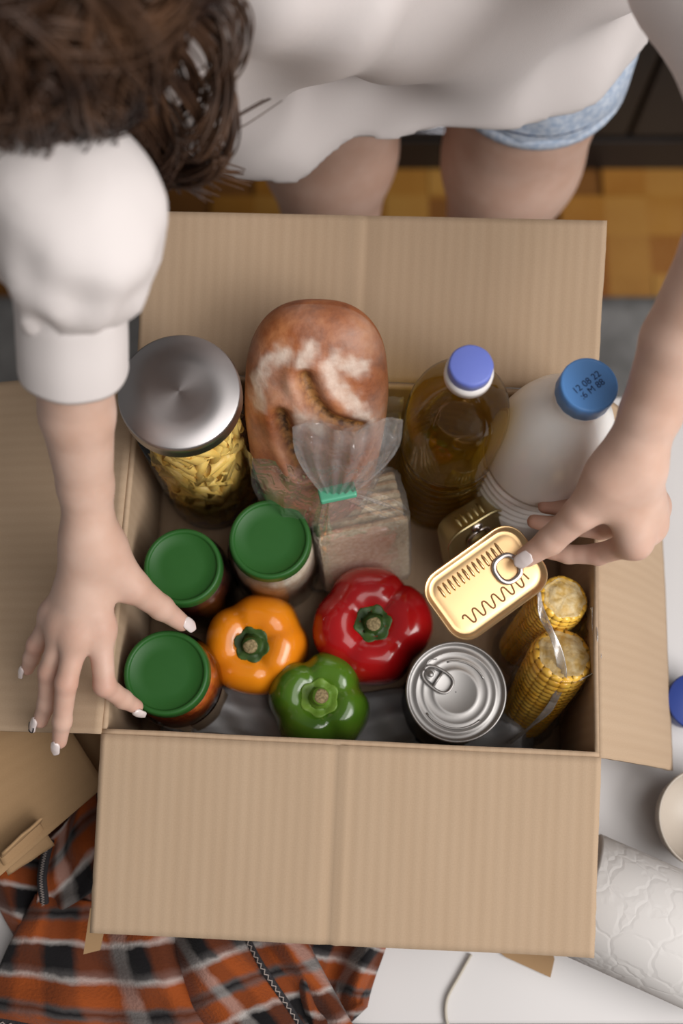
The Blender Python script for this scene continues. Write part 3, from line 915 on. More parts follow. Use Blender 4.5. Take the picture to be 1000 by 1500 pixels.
# bag around the block: rounded, puckered shell
V, F = [], []
nu, nv = 72, 30
Dp = NS * ST
bpy.context.view_layer.update()
tie_l = crk.matrix_world.inverted() @ at(494, 722, 0.172)
for j in range(nv + 1):
    v = j / nv
    for i in range(nu):
        a_ = 2 * PI * i / nu
        bx = (SWd / 2 + 0.0035) * sgnpow(math.cos(a_), 0.35); bz = -Dp / 2 + (Dp / 2 + 0.0035) * sgnpow(math.sin(a_), 0.35)
        p = Vector((bx, 0, bz))
        if v < 0.72:
            p.y = (v / 0.72) * (SH + 0.003)
            p.x += 0.0018 * mnoise.noise((a_ * 5, v * 12, 1)); p.z += 0.0018 * mnoise.noise((a_ * 5, v * 12, 5))
        else:
            t = (v - 0.72) / 0.28
            pl = 1 + 0.22 * math.sin(a_ * 11) * t
            q = tie_l + Vector((0.0125 * math.cos(a_), 0, 0.0045 * math.sin(a_)))
            p.y = SH + 0.003
            s_ = t ** 0.75
            p = p.lerp(q, s_) + Vector((0, 0.0035 * math.sin(a_ * 9 + 2) * math.sin(t * PI), 0)) 
            p.x = tie_l.x + (p.x - tie_l.x) * (1 + 0.10 * math.sin(a_ * 13) * math.sin(t * PI))
        V.append(p)
for j in range(nv):
    for i in range(nu):
        i2 = (i + 1) % nu
        F.append((j * nu + i, j * nu + i2, (j + 1) * nu + i2, (j + 1) * nu + i))
F.append(tuple(reversed(range(nu))))
bag = meshobj('bag', V, F, M['film'], crk)
# gathered open end fanning out above the tie
inv_c = crk.matrix_world.inverted()
tw = crk.matrix_world @ tie_l
topL, topR = at(428, 626, 0.236), at(590, 618, 0.246)
nf = Vector((0, -0.50, 0.86))
def fan(sgn):
    def f(u, v):
        base = tw + Vector((0.024 * (u - 0.5), 0, 0))
        tp = topL.lerp(topR, u) + Vector((0, 0.004 * math.sin(u * 9), 0))
        wide = math.sin(min(v * 1.2 + 0.02, 1.0) * PI / 2)
        p = base.lerp(tp, v); p.x = base.x + (tp.x - base.x) * wide
        pleat = 0.0040 * math.sin(u * 2 * PI * 5.5 + sgn * 1.3 + 0.8 * math.sin(v * 4)) * (0.35 + 0.65 * v) * (1.1 - 0.55 * v)
        bil = sgn * 0.013 * math.sin(PI * u) * math.sin(PI * min(1, 0.08 + v * 0.72))
        return inv_c @ (p + nf * (pleat + bil + 0.006 * mnoise.noise((u * 5, v * 4, 3 + sgn)) * v))
    return f
sheet('bag_end', fan(1), 90, 30, M['film_top'], crk)
sheet('bag_end', fan(-1), 90, 30, M['film_top'], crk)
V, F = box_data((-0.0145, -0.0028, -0.0065), (0.0145, 0.0028, 0.0065))
tie = meshobj('tie', [Vector(v) + tie_l for v in V], F, M['tie'], crk, smooth=False); bevel_mod(tie, 0.0018, 3)

# ------------------------------------------------------------------ sardine tins (shared builder)
def rrect(w, h, r, n=8):
    out = []
    for cx, cy, a0 in ((w / 2 - r, h / 2 - r, 0), (-w / 2 + r, h / 2 - r, 90), (-w / 2 + r, -h / 2 + r, 180), (w / 2 - r, -h / 2 + r, 270)):
        for k in range(n + 1):
            a_ = math.radians(a0 + 90 * k / n)
            out.append((cx + r * math.cos(a_), cy + r * math.sin(a_)))
    return out
def loft_rr(name, spec, m, parent, capb=True, capt=True):
    V, F = [], []
    n = None
    for (w, h, r, z) in spec:
        pts = rrect(w, h, r); n = len(pts)
        V += [(x, y, z) for x, y in pts]
    for i in range(len(spec) - 1):
        for k in range(n):
            k2 = (k + 1) % n
            F.append((i * n + k, i * n + k2, (i + 1) * n + k2, (i + 1) * n + k))
    if capb: F.append(tuple(reversed(range(n))))
    if capt: F.append(tuple((len(spec) - 1) * n + k for k in range(n)))
    return auto_smooth(meshobj(name, V, F, m, parent), 0.8)
def sardine(label, mbody, mlid, full=True):
    t = thing('sardine_tin', label, 'tin', group='fish tins')
    W_, H_, R_, D_ = 0.088, 0.0575, 0.0165, 0.022
    loft_rr('tray', [(W_ - .008, H_ - .008, R_ - .004, 0), (W_ - .004, H_ - .004, R_ - .002, 0.002), (W_ - .003, H_ - .003, R_ - .0015, D_ - .003), (W_ - .002, H_ - .002, R_ - .001, D_ - .002)], mbody, t, True, False)
    lid = loft_rr('lid', [(W_ - .002, H_ - .002, R_ - .001, D_ - .0028), (W_, H_, R_, D_ - .002), (W_ + .0008, H_ + .0008, R_ + .0004, D_ - .0008), (W_ - .0006, H_ - .0006, R_ - .0003, D_),
                  (W_ - .003, H_ - .003, R_ - .0015, D_ - .0003), (W_ - .006, H_ - .006, R_ - .003, D_ - .0022), (W_ - .009, H_ - .009, R_ - .0045, D_ - .0030), (W_ - .014, H_ - .014, R_ - .007, D_ - .0024), (W_ - .022, H_ - .022, R_ - .010, D_ - .0022)], mlid, t, False, True)
    zt = D_ - .0021
    if full:
        pts = []
        for i in range(141):
            s = i / 140
            pts.append((-0.030 + 0.058 * s, -0.0145 + 0.0042 * math.sin(s * 2 * PI * 6.5 + 0.3), zt))
        # square off the waves a little
        pts = [(x, -0.0145 + 0.0046 * math.tanh(1.8 * (y + 0.0145) / 0.0042), z_) for x, y, z_ in pts]
        tube('bead_line', pts, 0.00066, M['gold_dark'], t, 8)
        bars = []
        for i in range(13):
            x = -0.031 + 0.0045 * i
            ln = 0.0050 if i < 12 else 0.0065
            bars.append(tube_data([(x, 0.0135 - ln, zt - 0.0002), (x, 0.0135 - ln * .6, zt + 0.0006), (x, 0.0135 + ln * .6, zt + 0.0006), (x, 0.0135 + ln, zt - 0.0002)], [0.0006, 0.0011, 0.0011, 0.0006], 8))
        for bd in bars: meshobj('rib', bd[0], bd[1], M['gold'], t)
    else:
        for i in range(5):
            x = -0.016 + 0.008 * i
            V, F = tube_data([(W_ / 2 - 0.0022, x * 0.7, 0.006), (W_ / 2 - 0.0010, x * 0.7, 0.011), (W_ / 2 - 0.0022, x * 0.7, 0.017)], [0.0008, 0.0016, 0.0008], 8)
            meshobj('rib', V, F, mbody, t)
    # pull ring: flat oval loop and its tongue
    c = Vector((0.019, -0.001, zt + 0.0024))
    loop = []
    for k in range(33):
        a_ = 2 * PI * k / 32
        loop.append(c + Vector((0.0092 * sgnpow(math.cos(a_), 0.8), 0.0098 * sgnpow(math.sin(a_), 0.8), 0.0)))
    ring_parts = [tube_data(loop, 0.0021, 10, flat=0.55, up=(0, 0, 1)), tube_data([c + Vector((0.0085, 0, 0)), c + Vector((0.0155, 0, -0.0012)), c + Vector((0.0185, 0, -0.0020))], [0.0048, 0.0055, 0.0030], 10, flat=0.22, up=(0, 0, 1)),
                  tube_data([c + Vector((0.0150, 0, -0.0035)), c + Vector((0.0150, 0, 0.0006))], 0.0022, 10)]
    V, F = join_data(ring_parts)
    meshobj('pull_ring', V, F, M['ring'], t)
    return t
tin1 = sardine('gold oval-cornered fish tin with pull ring, held by the fingers over the carton', M['gold'], M['gold'])
ax_ = Vector((math.cos(math.radians(35.5)), math.sin(math.radians(35.5)), 0.05)).normalized()
nz_ = Vector((0.05, -0.12, 1.0))
nz_ = (nz_ - ax_ * nz_.dot(ax_)).normalized()
tc_ = at(712, 853, 0.186)
set_matrix(tin1, ax_, nz_.cross(ax_), nz_, tc_ - nz_ * 0.022)
tin2 = sardine('olive-gold fish tin standing on end between crackers and milk bottle', M['olive'], M['olive'], False)
nrm2 = Vector((0.50, -0.80, 0.30)).normalized()
lng = Vector((0, 0, 1)); lng = (lng - nrm2 * lng.dot(nrm2)).normalized()
top2 = at(686, 752, 0.104)
set_matrix(tin2, lng, nrm2.cross(lng), nrm2, top2 - lng * 0.044 - nrm2 * 0.011)

# ------------------------------------------------------------------ round can
ZC = 0.118
cb = at(668, 1013, ZC); cb.z = BOT
can = thing('food_can', 'round tin can with silver ring-pull lid and dark wall', 'can', cb)
HC = ZC - BOT; rc = 0.0395
prof = [(rc - .002, 0), (rc, 0.001), (rc, 0.004), (rc - .0016, 0.0055)]
zz = 0.0075
prof += [(rc - .0016, 0.02)]
for k in range(7):
    z0 = 0.026 + k * 0.009
    prof += [(rc - .0016, z0), (rc - .0026, z0 + 0.003), (rc - .0016, z0 + 0.006)]
prof += [(rc - .0016, HC - 0.006), (rc - .001, HC - 0.0042)]
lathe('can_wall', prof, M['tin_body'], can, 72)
def ring_lid(x, y, z, a_):
    return x, y, z
lathe('can_lid', [(rc - .001, HC - 0.0042), (rc, HC - 0.0036), (rc + .0003, HC - 0.0008), (rc - .0006, HC), (rc - .0016, HC - 0.0002), (rc - .0022, HC - 0.0035), (rc - .0040, HC - 0.0042),
      (rc - .0062, HC - 0.0036), (rc - .0076, HC - 0.0026), (rc - .0086, HC - 0.0026), (rc - .0100, HC - 0.0036), (rc - .0130, HC - 0.0037), (rc - .0142, HC - 0.0030), (rc - .0152, HC - 0.0037), (0.0185, HC - 0.0037), (0.0172, HC - 0.0029), (0.0160, HC - 0.0036), (0.0005, HC - 0.0036)], M['tin'], can, 96, close=False)
d_ = Vector((-0.60, 0.42, 0)).normalized(); s_ = Vector((-d_.y, d_.x, 0))
zt = HC - 0.0016
def TP(a_, b_, h_=0): return d_ * a_ + s_ * b_ + Vector((0, 0, zt + h_))
loop = []
for k in range(41):
    q = 2 * PI * k / 40
    ca, sa = sgnpow(math.cos(q), 0.75), sgnpow(math.sin(q), 0.75)
    loop.append(TP(0.0175 + 0.0128 * ca, 0.0078 * sa * (1 - 0.10 * ca)))
pp = [tube_data(loop, 0.00125, 8), tube_data([TP(0.0172, -0.0072), TP(0.0172, 0.0072)], 0.0010, 8)]
rv = [TP(0.0240 + 0.0036 * math.cos(2 * PI * k / 20), 0.0036 * math.sin(2 * PI * k / 20), -0.0006) for k in range(21)]
pp.append(tube_data(rv, 0.0007, 8)); pp.append(tube_data([TP(0.0240, 0, -0.0022), TP(0.0240, 0, 0.0002)], 0.0026, 14))
pp.append(tube_data([TP(0.0190, 0, -0.0006), TP(0.0290, 0, -0.0004)], [0.0058, 0.0050], 12, flat=0.12, up=(0, 0, 1)))
V, F = join_data(pp)
meshobj('pull_tab', V, F, M['tin'], can)
V, F = tube_data(spline([TP(0.0265, -0.013, -0.0016), TP(0.031, -0.009, -0.0014), TP(0.031, -0.004, -0.0014)], 5), 0.0007, 6)
meshobj('score_line', V, F, M['tin'], can)
V, F = tube_data([Vector((0.0245 * math.cos(q), 0.0245 * math.sin(q), HC - 0.0034)) for q in [math.radians(25 + 80 * k / 16) for k in range(17)]], 0.0008, 8)
meshobj('lid_bead', V, F, M['tin'], can)
V, F = tube_data([Vector((0.0285 * math.cos(q), 0.0285 * math.sin(q), HC - 0.0034)) for q in [math.radians(215 + 95 * k / 16) for k in range(17)]], 0.0008, 8)
meshobj('lid_bead', V, F, M['tin'], can)

# ------------------------------------------------------------------ bell peppers
def pepper(px, py, zc, Rx, Hh, lobes, label, skin, calyx, tilt, spin, seed, stem_c, lob=0.11, stemlen=0.013):
    c = at(px, py, zc)
    t = thing('bell_pepper', label, 'pepper', (c.x, c.y, BOT + Hh * 0.50 * 0.98), (tilt[0], tilt[1], spin), 'bell peppers')
    nu, nv = 72, 44
    ph0 = [random.Random(seed + k).uniform(0.80, 1.15) for k in range(lobes)]
    V, F = [], []
    def surf(a_, s):
        # s 0 at stem, 1 at the blossom end
        f = s * PI
        r = Rx * sgnpow(math.sin(f), 0.62) * (1.06 - 0.20 * s)
        zz = Hh * 0.5 * sgnpow(math.cos(f), 0.74)
        rr_ = r / Rx
        k = (a_ / (2 * PI) * lobes) % lobes
        kk = int(k) % lobes; fr_ = k - int(k)
        amp = ph0[kk] * (1 - abs(2 * fr_ - 1) ** 2) + (1 - (1 - abs(2 * fr_ - 1) ** 2)) * 0.9
        groove = abs(math.cos(PI * fr_)) ** 7 * (0.72 + 0.28 * math.sin(seed * 1.7 + int(k + 0.5) * 2.3))
        w = math.sin(min(1, rr_ * 1.1) * PI / 2)
        r *= (1 + (amp - 0.95) * 0.35 * w) * (1 - lob * groove * w)
        if s < 0.5:
            dip = math.exp(-(rr_ / 0.36) ** 2)
            zz -= Hh * 0.15 * dip
            zz -= Hh * 0.055 * groove * w * (1 - s * 2)
            zz += Hh * 0.035 * (amp - 0.9) * w
        else:
            zz += Hh * 0.12 * math.exp(-(rr_ / 0.35) ** 2) + Hh * 0.05 * groove * w
        n_ = mnoise.noise((math.cos(a_) * 1.4 + seed, math.sin(a_) * 1.4, zz * 16)) * 0.05
        return Vector((r * (1 + n_) * math.cos(a_), r * (1 + n_) * math.sin(a_), zz))
    for j in range(nv + 1):
        s = 0.004 + 0.992 * j / nv
        for i in range(nu): V.append(surf(2 * PI * i / nu, s))
    for j in range(nv):
        for i in range(nu):
            i2 = (i + 1) % nu
            F.append((j * nu + i2, j * nu + i, (j + 1) * nu + i, (j + 1) * nu + i2))
    F.append(tuple(range(nu))); F.append(tuple(nv * nu + i for i in reversed(range(nu))))
    meshobj('flesh', V, F, skin, t)
    zb = surf(0, 0.01).z
    rcx = stem_c
    V, F = [], []
    rings = [(0.0045, 0.0105 + stemlen * .2), (0.0058, 0.0075), (0.0078, 0.0052), (rcx * 0.80, 0.0056), (rcx, 0.0066), (rcx * 1.10, 0.0070), (rcx * 1.08, 0.0035), (rcx * 0.5, -0.004)]
    S = 42
    for (r, dz_) in rings:
        for i in range(S):
            a_ = 2 * PI * i / S
            pk = 1 + (0.07 * math.cos(a_ * 6 + seed) if r > 0.009 else 0)
            zf = zb + dz_
            if r > rcx * 0.75:
                zs = zb
                for q in range(1, 40):
                    sp_ = surf(a_, 0.004 + 0.010 * q)
                    if math.hypot(sp_.x, sp_.y) > r * pk: break
                    zs = sp_.z
                zf = zs + (0.0016 if r < rcx * 1.09 else 0.0006) - (0.004 if (r, dz_) == rings[-2] else 0)
            V.append((r * pk * math.cos(a_), r * pk * math.sin(a_), zf))
    for j in range(len(rings) - 1):
        for i in range(S):
            i2 = (i + 1) % S
            F.append((j * S + i2, j * S + i, (j + 1) * S + i, (j + 1) * S + i2))
    meshobj('calyx', V, F, calyx, t)
    b0 = Vector((0, 0, zb + 0.003))
    lean = Vector((0.10 * math.cos(seed), 0.10 * math.sin(seed), 0))
    pts = [b0 + (Vector((0, 0, 1)) + lean * (k / 5)) * (stemlen * k / 5) for k in range(6)]
    st = tube('stem', pts, [0.0110, 0.0082, 0.0072, 0.0068, 0.0068, 0.0070], calyx, t, 14)
    V, F = tube_data([pts[-1] - Vector((0, 0, 0.0008)), pts[-1] + Vector((0, 0, 0.0007)), pts[-1] + Vector((0, 0, 0.0010))], [0.0062, 0.0058, 0.0030], 14)
    meshobj('cut_end', V, F, M['stem_cut'], st)
    return t
pepper(380, 945, 0.048, 0.0455, 0.088, 4, 'orange bell pepper with dark green stem beside the relish jar', M['orange'], M['calyx'], (0.08, -0.16), 0.5, 11, 0.0132, 0.085)
pepper(545, 922, 0.050, 0.0505, 0.094, 4, 'glossy red bell pepper in the middle of the carton', M['red'], M['calyx'], (0.02, -0.05), 0.9, 23, 0.0138, 0.08)
pepper(468, 1034, 0.052, 0.0435, 0.094, 4, 'dark green bell pepper with pale green stem at the front wall', M['green'], M['calyx_light'], (-0.05, 0.03), 0.35, 37, 0.0140, 0.17, 0.016)

# ------------------------------------------------------------------ corn cobs in a vacuum bag
def cob(E0, E1, r, label):
    E0, E1 = Vector(E0), Vector(E1)
    ax = (E0 - E1); L_ = ax.length; ax.normalize()
    t = thing('corn_cob', label, 'corn', group='corn cobs in the vacuum bag')
    ex_, ey_ = ax.orthogonal().normalized(), None
    ey_ = ax.cross(ex_)
    set_matrix(t, ex_, ey_, ax, E1)
    parts = []
    rows = 16; pitch = 2 * PI * r / rows * 0.60; n = int(L_ / pitch)
    for i in range(n):
        zc = (i + 0.5) * L_ / n
        env = 1.0 - 0.10 * (zc / L_ > 0.9) * ((zc / L_ - 0.9) / 0.1) - 0.22 * (1 - zc / L_) ** 2
        for k in range(rows):
            a_ = 2 * PI * (k + 0.10 * mnoise.noise((k, i * 0.3, 1))) / rows
            w = PI * r * env / rows * 1.03; h_ = L_ / n * 0.5 * 1.02
            rad = Vector((math.cos(a_), math.sin(a_), 0)); tg = Vector((-math.sin(a_), math.cos(a_), 0))
            rr_ = r * env * (1 + 0.02 * mnoise.noise((k * 3.1, i * 2.3, 4)))
            V = []
            for (s, o) in ((1.0, -0.0045), (1.0, -0.0016), (0.62, 0.0)):
                for (p, q) in ((-1, -1), (1, -1), (1, 1), (-1, 1)):
                    V.append(rad * (rr_ + o) + tg * (w * s * p) + Vector((0, 0, zc + h_ * s * q)))
            F = [(8, 9, 10, 11)]
            for l in (0, 1):
                for e in range(4):
                    e2 = (e + 1) % 4
                    F.append((l * 4 + e, l * 4 + e2, l * 4 + 4 + e2, l * 4 + 4 + e))
            parts.append((V, F))
    V, F = join_data(parts)
    ko = meshobj('kernels', V, F, M['corn'], t); ko['kind'] = 'stuff'
    def cf(x, y, z_, a_):
        q = 1 + 0.05 * math.cos(a_ * 7) * (z_ > L_ * 0.9)
        return x * q, y * q, z_ + 0.0012 * mnoise.noise((x * 400, y * 400, 1)) * (z_ > L_ * 0.9)
    lathe('core', [(r * 0.45, 0.001), (r * 0.72, 0.003), (r * 0.83, L_ * 0.3), (r * 0.86, L_ * 0.9), (r * 0.86, L_ - 0.001), (r * 0.74, L_ + 0.0010), (r * 0.66, L_ - 0.0005), (r * 0.60, L_ + 0.0012), (r * 0.3, L_ + 0.0018), (r * 0.05, L_ + 0.0012)], M['corn_core'], t, 40, fn=cf)
    return t
cobs = [((826, 876, 0.138), (758, 950, 0.030), 0.0212), ((825, 958, 0.136), (768, 1050, 0.030), 0.0250)]
cw = []
for k, (e0, e1, r) in enumerate(cobs):
    p0, p1 = at(*e0), at(*e1)
    cw.append((p0, p1, r))
    cob(p0, p1, r, ('smaller yellow corn cob nearest the fish tin, in a clear bag', 'larger yellow corn cob nearest the right front corner, in a clear bag')[k])
fn = union([cone(cw[0][0], cw[0][1], cw[0][2] + .0022, cw[0][2] + .001), cone(cw[1][0], cw[1][1], cw[1][2] + .0018, cw[1][2] + .001)], 0.022)
def cornbag(p):
    cut = np.maximum.reduce([((p - np.array(c_[0])) @ np.array((c_[0] - c_[1]).normalized())) for c_ in cw]) - 0.0035
    w = 0.0009 * np.sin(p[:, 0] * 420 + p[:, 2] * 260) * np.sin(p[:, 1] * 380 - p[:, 2] * 150)
    return np.maximum(fn(p) + w, cut)
allp = np.array([list(c_[i]) for c_ in cw for i in (0, 1)])
V, F = nets(cornbag, allp.min(0) - 0.035, allp.max(0) + 0.035, 0.0022)
cbag = thing('vacuum_bag', 'clear plastic bag with milky seam wrapped around the corn cobs', 'bag')
mesh_np('film', V, F, M['film_corn'], cbag)
def ribbon(name, pts, wd, m, parent, side):
    P = spline(pts, 10); sd = Vector(side).normalized()
    def f(u, v):
        i = min(int(u * (len(P) - 1)), len(P) - 2); q = u * (len(P) - 1) - i
        p = P[i].lerp(P[i + 1], q)
        w = wd * (0.8 + 0.4 * mnoise.noise((u * 6, 0, 1))) * (0.35 + 0.65 * math.sin(PI * min(1, u * 1.1 + 0.08)))
        return p + sd * ((v - 0.5) * w) + Vector((0, 0, 0.0018 * math.sin(u * 23 + v * 3)))
    return sheet(name, f, 60, 8, m, parent, 0.0005)
ribbon('seam', [at(788, 866, .150), at(796, 905, .152), at(815, 945, .150), at(822, 990, .141), at(806, 1035, .112), at(775, 1066, .078), at(744, 1090, .045)], 0.0105, M['film_seam'], cbag, (0.86, -0.35, 0.3))
ribbon('seam', [at(866, 890, .146), at(872, 935, .148), at(876, 965, .147), at(868, 985, .142), at(845, 998, .138)], 0.007, M['film_seam'], cbag, (0.5, 0.1, 0.8))

# ------------------------------------------------------------------ grey cloth on the carton floor
def cloth_fn(u, v):
    p = bw(0.022 + 0.325 * u, 0.008 + 0.050 * v + 0.006 * math.sin(u * 11), 0)
    ridge = 0.020 * math.exp(-((v - 0.45) / 0.28) ** 2) * (0.75 + 0.35 * math.sin(u * 9 + 1)) + 0.006 * mnoise.noise((u * 14, v * 4, 1)) + 0.003 * math.sin(u * 60 + v * 6)
    lump = 0.030 * math.exp(-((u - 0.93) / 0.055) ** 2 - ((v - 0.55) / 0.45) ** 2)
    e_ = min(1, 8 * min(v, 1 - v, u * 3, (1 - u) * 3))
    p.z = BOT + 0.0025 + max(0, (ridge + lump + 0.004)) * max(e_, 0) 
    return p
gc = sheet('cloth', cloth_fn, 130, 26, M['grey_cloth'], None, 0.0012)
tag(gc, 'crumpled grey cloth lying along the front wall inside the carton', 'cloth')

# ------------------------------------------------------------------ the person
person = thing('person', 'person in white shirt and denim shorts leaning over the carton, hands in it', 'person', (0.085, 0.70, -0.742))
OFF = Vector(person.location)
def A(px, py, z): return np.array(at(px, py, z))
def hand(wrist, fingers, thumb, forearm, fr, palm_r, extra=()):
    mets = []
    for j, rads in fingers:
        mets.append(cone(wrist * 0.88 + j[0] * 0.12, j[0], palm_r, rads[0] * 1.03))
    for k in range(len(fingers) - 1):          # web between the knuckles
        mets.append(cone(fingers[k][0][0], fingers[k + 1][0][0], 0.0085, 0.0085))
    mets += list(extra)
    palm = union(mets, 0.012)
    arm = chain(forearm, fr, 0.005)
    base = lambda p: smin(palm(p), arm(p), 0.022)
    chains = [chain(j, r, 0.0035) for j, r in fingers]
    tch = chain(thumb[0], thumb[1], 0.004)
    def f(p):
        b = base(p)
        d = b
        for c_ in chains: d = np.minimum(d, smin(b, c_(p), 0.009))
        d = np.minimum(d, smin(b, tch(p), 0.016))
        return d
    return f
FR = [0.0093, 0.0079, 0.0069, 0.0057]
PR = [0.0082, 0.0068, 0.0060, 0.0050]
# their right hand, at the left of the photograph
rw = A(133, 782, .232)
r_idx = [A(146, 920, .200), A(153, 1004, .186), A(180, 1024, .161), A(199, 1035, .147)]
r_mid = [A(114, 928, .203), A(97, 1000, .192), A(91, 1056, .170), A(87, 1086, .154)]
r_rng = [A(94, 918, .199), A(72, 984, .182), A(69, 1030, .163), A(59, 1056, .152)]
r_pky = [A(80, 900, .193), A(53, 944, .173), A(46, 964, .163), A(40, 980, .155)]
r_thb = [A(156, 812, .222), A(196, 860, .200), A(236, 890, .172), A(266, 912, .150)]
r_arm = [A(133, 790, .231), A(125, 710, .262), A(113, 605, .312), A(104, 480, .375), A(102, 335, .44)]
TR = [0.0150, 0.0118, 0.0092, 0.0068]
tend = [cone(rw + np.array([0, 0, 0.010]), r_mid[0] + np.array([0, 0, 0.0055]), 0.004, 0.0042), cone(rw + np.array([-.003, 0, 0.010]), r_rng[0] + np.array([0, 0, 0.0055]), 0.004, 0.0040)]
right = hand(rw, [(r_idx, FR), (r_mid, FR), (r_rng, FR), (r_pky, PR)], (r_thb, TR), r_arm, [0.0168, 0.0192, 0.0245, 0.0262, 0.026], 0.0112)
# their left hand, at the right of the photograph
lw = A(922, 676, .272)
l_idx = [A(930, 795, .222), A(876, 812, .190), A(832, 812, .178), A(802, 808, .174)]
l_mid = [A(950, 770, .214), A(880, 775, .166), A(815, 770, .158), A(782, 764, .155)]
l_rng = [A(955, 742, .206), A(890, 745, .158), A(825, 744, .152), A(798, 742, .150)]
l_pky = [A(945, 715, .200), A(895, 722, .158), A(850, 725, .150), A(825, 726, .148)]
l_thb = [A(888, 706, .262), A(850, 752, .240), A(806, 792, .216), A(772, 815, .202)]
l_arm = [A(927, 668, .275), A(953, 605, .298), A(994, 500, .338), A(1065, 365, .385), A(1175, 240, .430)]
lpalm = [cone(A(895, 705, .262), A(925, 770, .232), 0.014, 0.013), cone(A(930, 700, .26), A(945, 745, .225), 0.015, 0.014)]
left = hand(lw, [(l_idx, FR), (l_mid, FR), (l_rng, FR), (l_pky, PR)], (l_thb, [0.0150, 0.0122, 0.0100, 0.0080]), l_arm, [0.0195, 0.0205, 0.0245, 0.0275, 0.030], 0.0140, lpalm)

# skeleton of the rest
HC_ = np.array([-0.183, 0.470, 0.541])            # head
fd = np.array([0.14, -0.62, -0.75]); fd /= np.linalg.norm(fd)     # face looks down at the carton
neck = np.array([-0.140, 0.565, 0.500])
shR, shL = np.array([-0.262, 0.535, 0.475]), np.array([0.165, 0.660, 0.462])
elR, elL = r_arm[-1], l_arm[-1]
pel = np.array([0.085, 0.765, 0.170])
hipR, hipL = np.array([-0.015, 0.735, 0.085]), np.array([0.190, 0.722, 0.085])
knR, knL = np.array([-0.012, 0.70, -0.305]), np.array([0.182, 0.69, -0.305])
anR, anL = np.array([-0.010, 0.755, -0.665]), np.array([0.186, 0.745, -0.665])
crown = HC_ - fd * 0.02
up_h = np.array([0.25, -0.72, 0.64]); up_h = up_h - fd * (up_h @ fd); up_h /= np.linalg.norm(up_h)   # top of the head points towards the camera side
side_h = np.cross(up_h, fd)
def H(a_, b_, c_): return HC_ + side_h * a_ + up_h * b_ + fd * c_
head_parts = [ellip(HC_, (0.074, 0.098, 0.088), np.stack([side_h, up_h, fd], 1)), cone(H(0, -0.055, 0.045), H(0, -0.085, 0.060), 0.045, 0.030)]
face = [cone(H(0, 0.005, 0.092), H(0, -0.030, 0.108), 0.006, 0.0105), cone(H(-0.03, 0.022, 0.078), H(0.03, 0.022, 0.078), 0.010, 0.010), cone(H(-0.018, -0.058, 0.088), H(0.018, -0.058, 0.088), 0.006, 0.006), cone(H(-0.018, -0.068, 0.086), H(0.018, -0.068, 0.086), 0.006, 0.006)]
ears = [ellip(H(s * 0.076, -0.005, 0.0), (0.010, 0.030, 0.018), np.stack([side_h, up_h, fd], 1)) for s in (-1, 1)]
core = union([union(head_parts, 0.03), union(face, 0.006), ears[0], ears[1], chain([HC_ - up_h * 0.06 - fd * 0.02, neck], [0.048, 0.055], 0.02),
              chain([neck, (neck + pel) / 2, pel], [0.070, 0.080, 0.095], 0.05), cone(shR, neck, 0.045, 0.055), cone(shL, neck, 0.045, 0.055),
              chain([shR, elR], [0.044, 0.026], 0.02), chain([shL, (shL + elL) / 2 + np.array([0.012, 0.0, 0.0]), elL], [0.036, 0.030, 0.026], 0.01),
              cone(pel, hipR, 0.090, 0.082), cone(pel, hipL, 0.090, 0.082),
              chain([hipR, (hipR * 0.55 + knR * 0.45), knR, knR * 0.62 + anR * 0.38 + np.array([0, .012, 0]), anR], [0.082, 0.070, 0.050, 0.049, 0.034], 0.03),
              chain([hipL, (hipL * 0.55 + knL * 0.45), knL, knL * 0.62 + anL * 0.38 + np.array([0, .012, 0]), anL], [0.082, 0.071, 0.050, 0.049, 0.034], 0.03),
              chain([anR, np.array([-0.014, 0.745, -0.705]), np.array([-0.025, 0.62, -0.722]), np.array([-0.028, 0.575, -0.728])], [0.032, 0.030, 0.024, 0.014], 0.02),
              chain([anL, np.array([0.190, 0.735, -0.705]), np.array([0.205, 0.61, -0.722]), np.array([0.208, 0.565, -0.728])], [0.032, 0.030, 0.024, 0.014], 0.02)], 0.012)
o_ = np.array(OFF)
Va, Fa = nets(right, (-0.26, 0.02, 0.12), (-0.10, 0.36, 0.46), 0.0016)
Vb, Fb = nets(left, (0.10, 0.10, 0.12), (0.38, 0.46, 0.49), 0.0016)
Vc, Fc = nets(core, (-0.36, 0.30, -0.76), (0.36, 0.92, 0.68), 0.007)
V = np.concatenate([Va, Vb, Vc]) - o_
F = np.concatenate([Fa, Fb + len(Va), Fc + len(Va) + len(Vb)])
body = mesh_np('body', V, F, M['skin'], person)
bl = np.zeros(len(V))
for ch in (r_idx, r_mid, r_rng, r_pky, r_thb, l_idx, l_mid, l_rng, l_pky, l_thb):
    for k, q in enumerate(ch):
        rr_ = (0.0085, 0.0070, 0.0050, 0.0065)[k]
        bl = np.maximum(bl, (0.75, 1.0, 0.55, 0.8)[k] * np.exp(-(((V + o_ - q) ** 2).sum(1)) / (rr_ * 1.35) ** 2))
    for k in range(1, 4):
        t_ = (ch[k] + ch[k - 1]) / 2
        bl = np.maximum(bl, 0.4 * np.exp(-(((V + o_ - t_) ** 2).sum(1)) / 0.011 ** 2))
at_ = body.data.attributes.new('blush', 'FLOAT', 'POINT'); at_.data.foreach_set('value', bl.astype(np.float32))

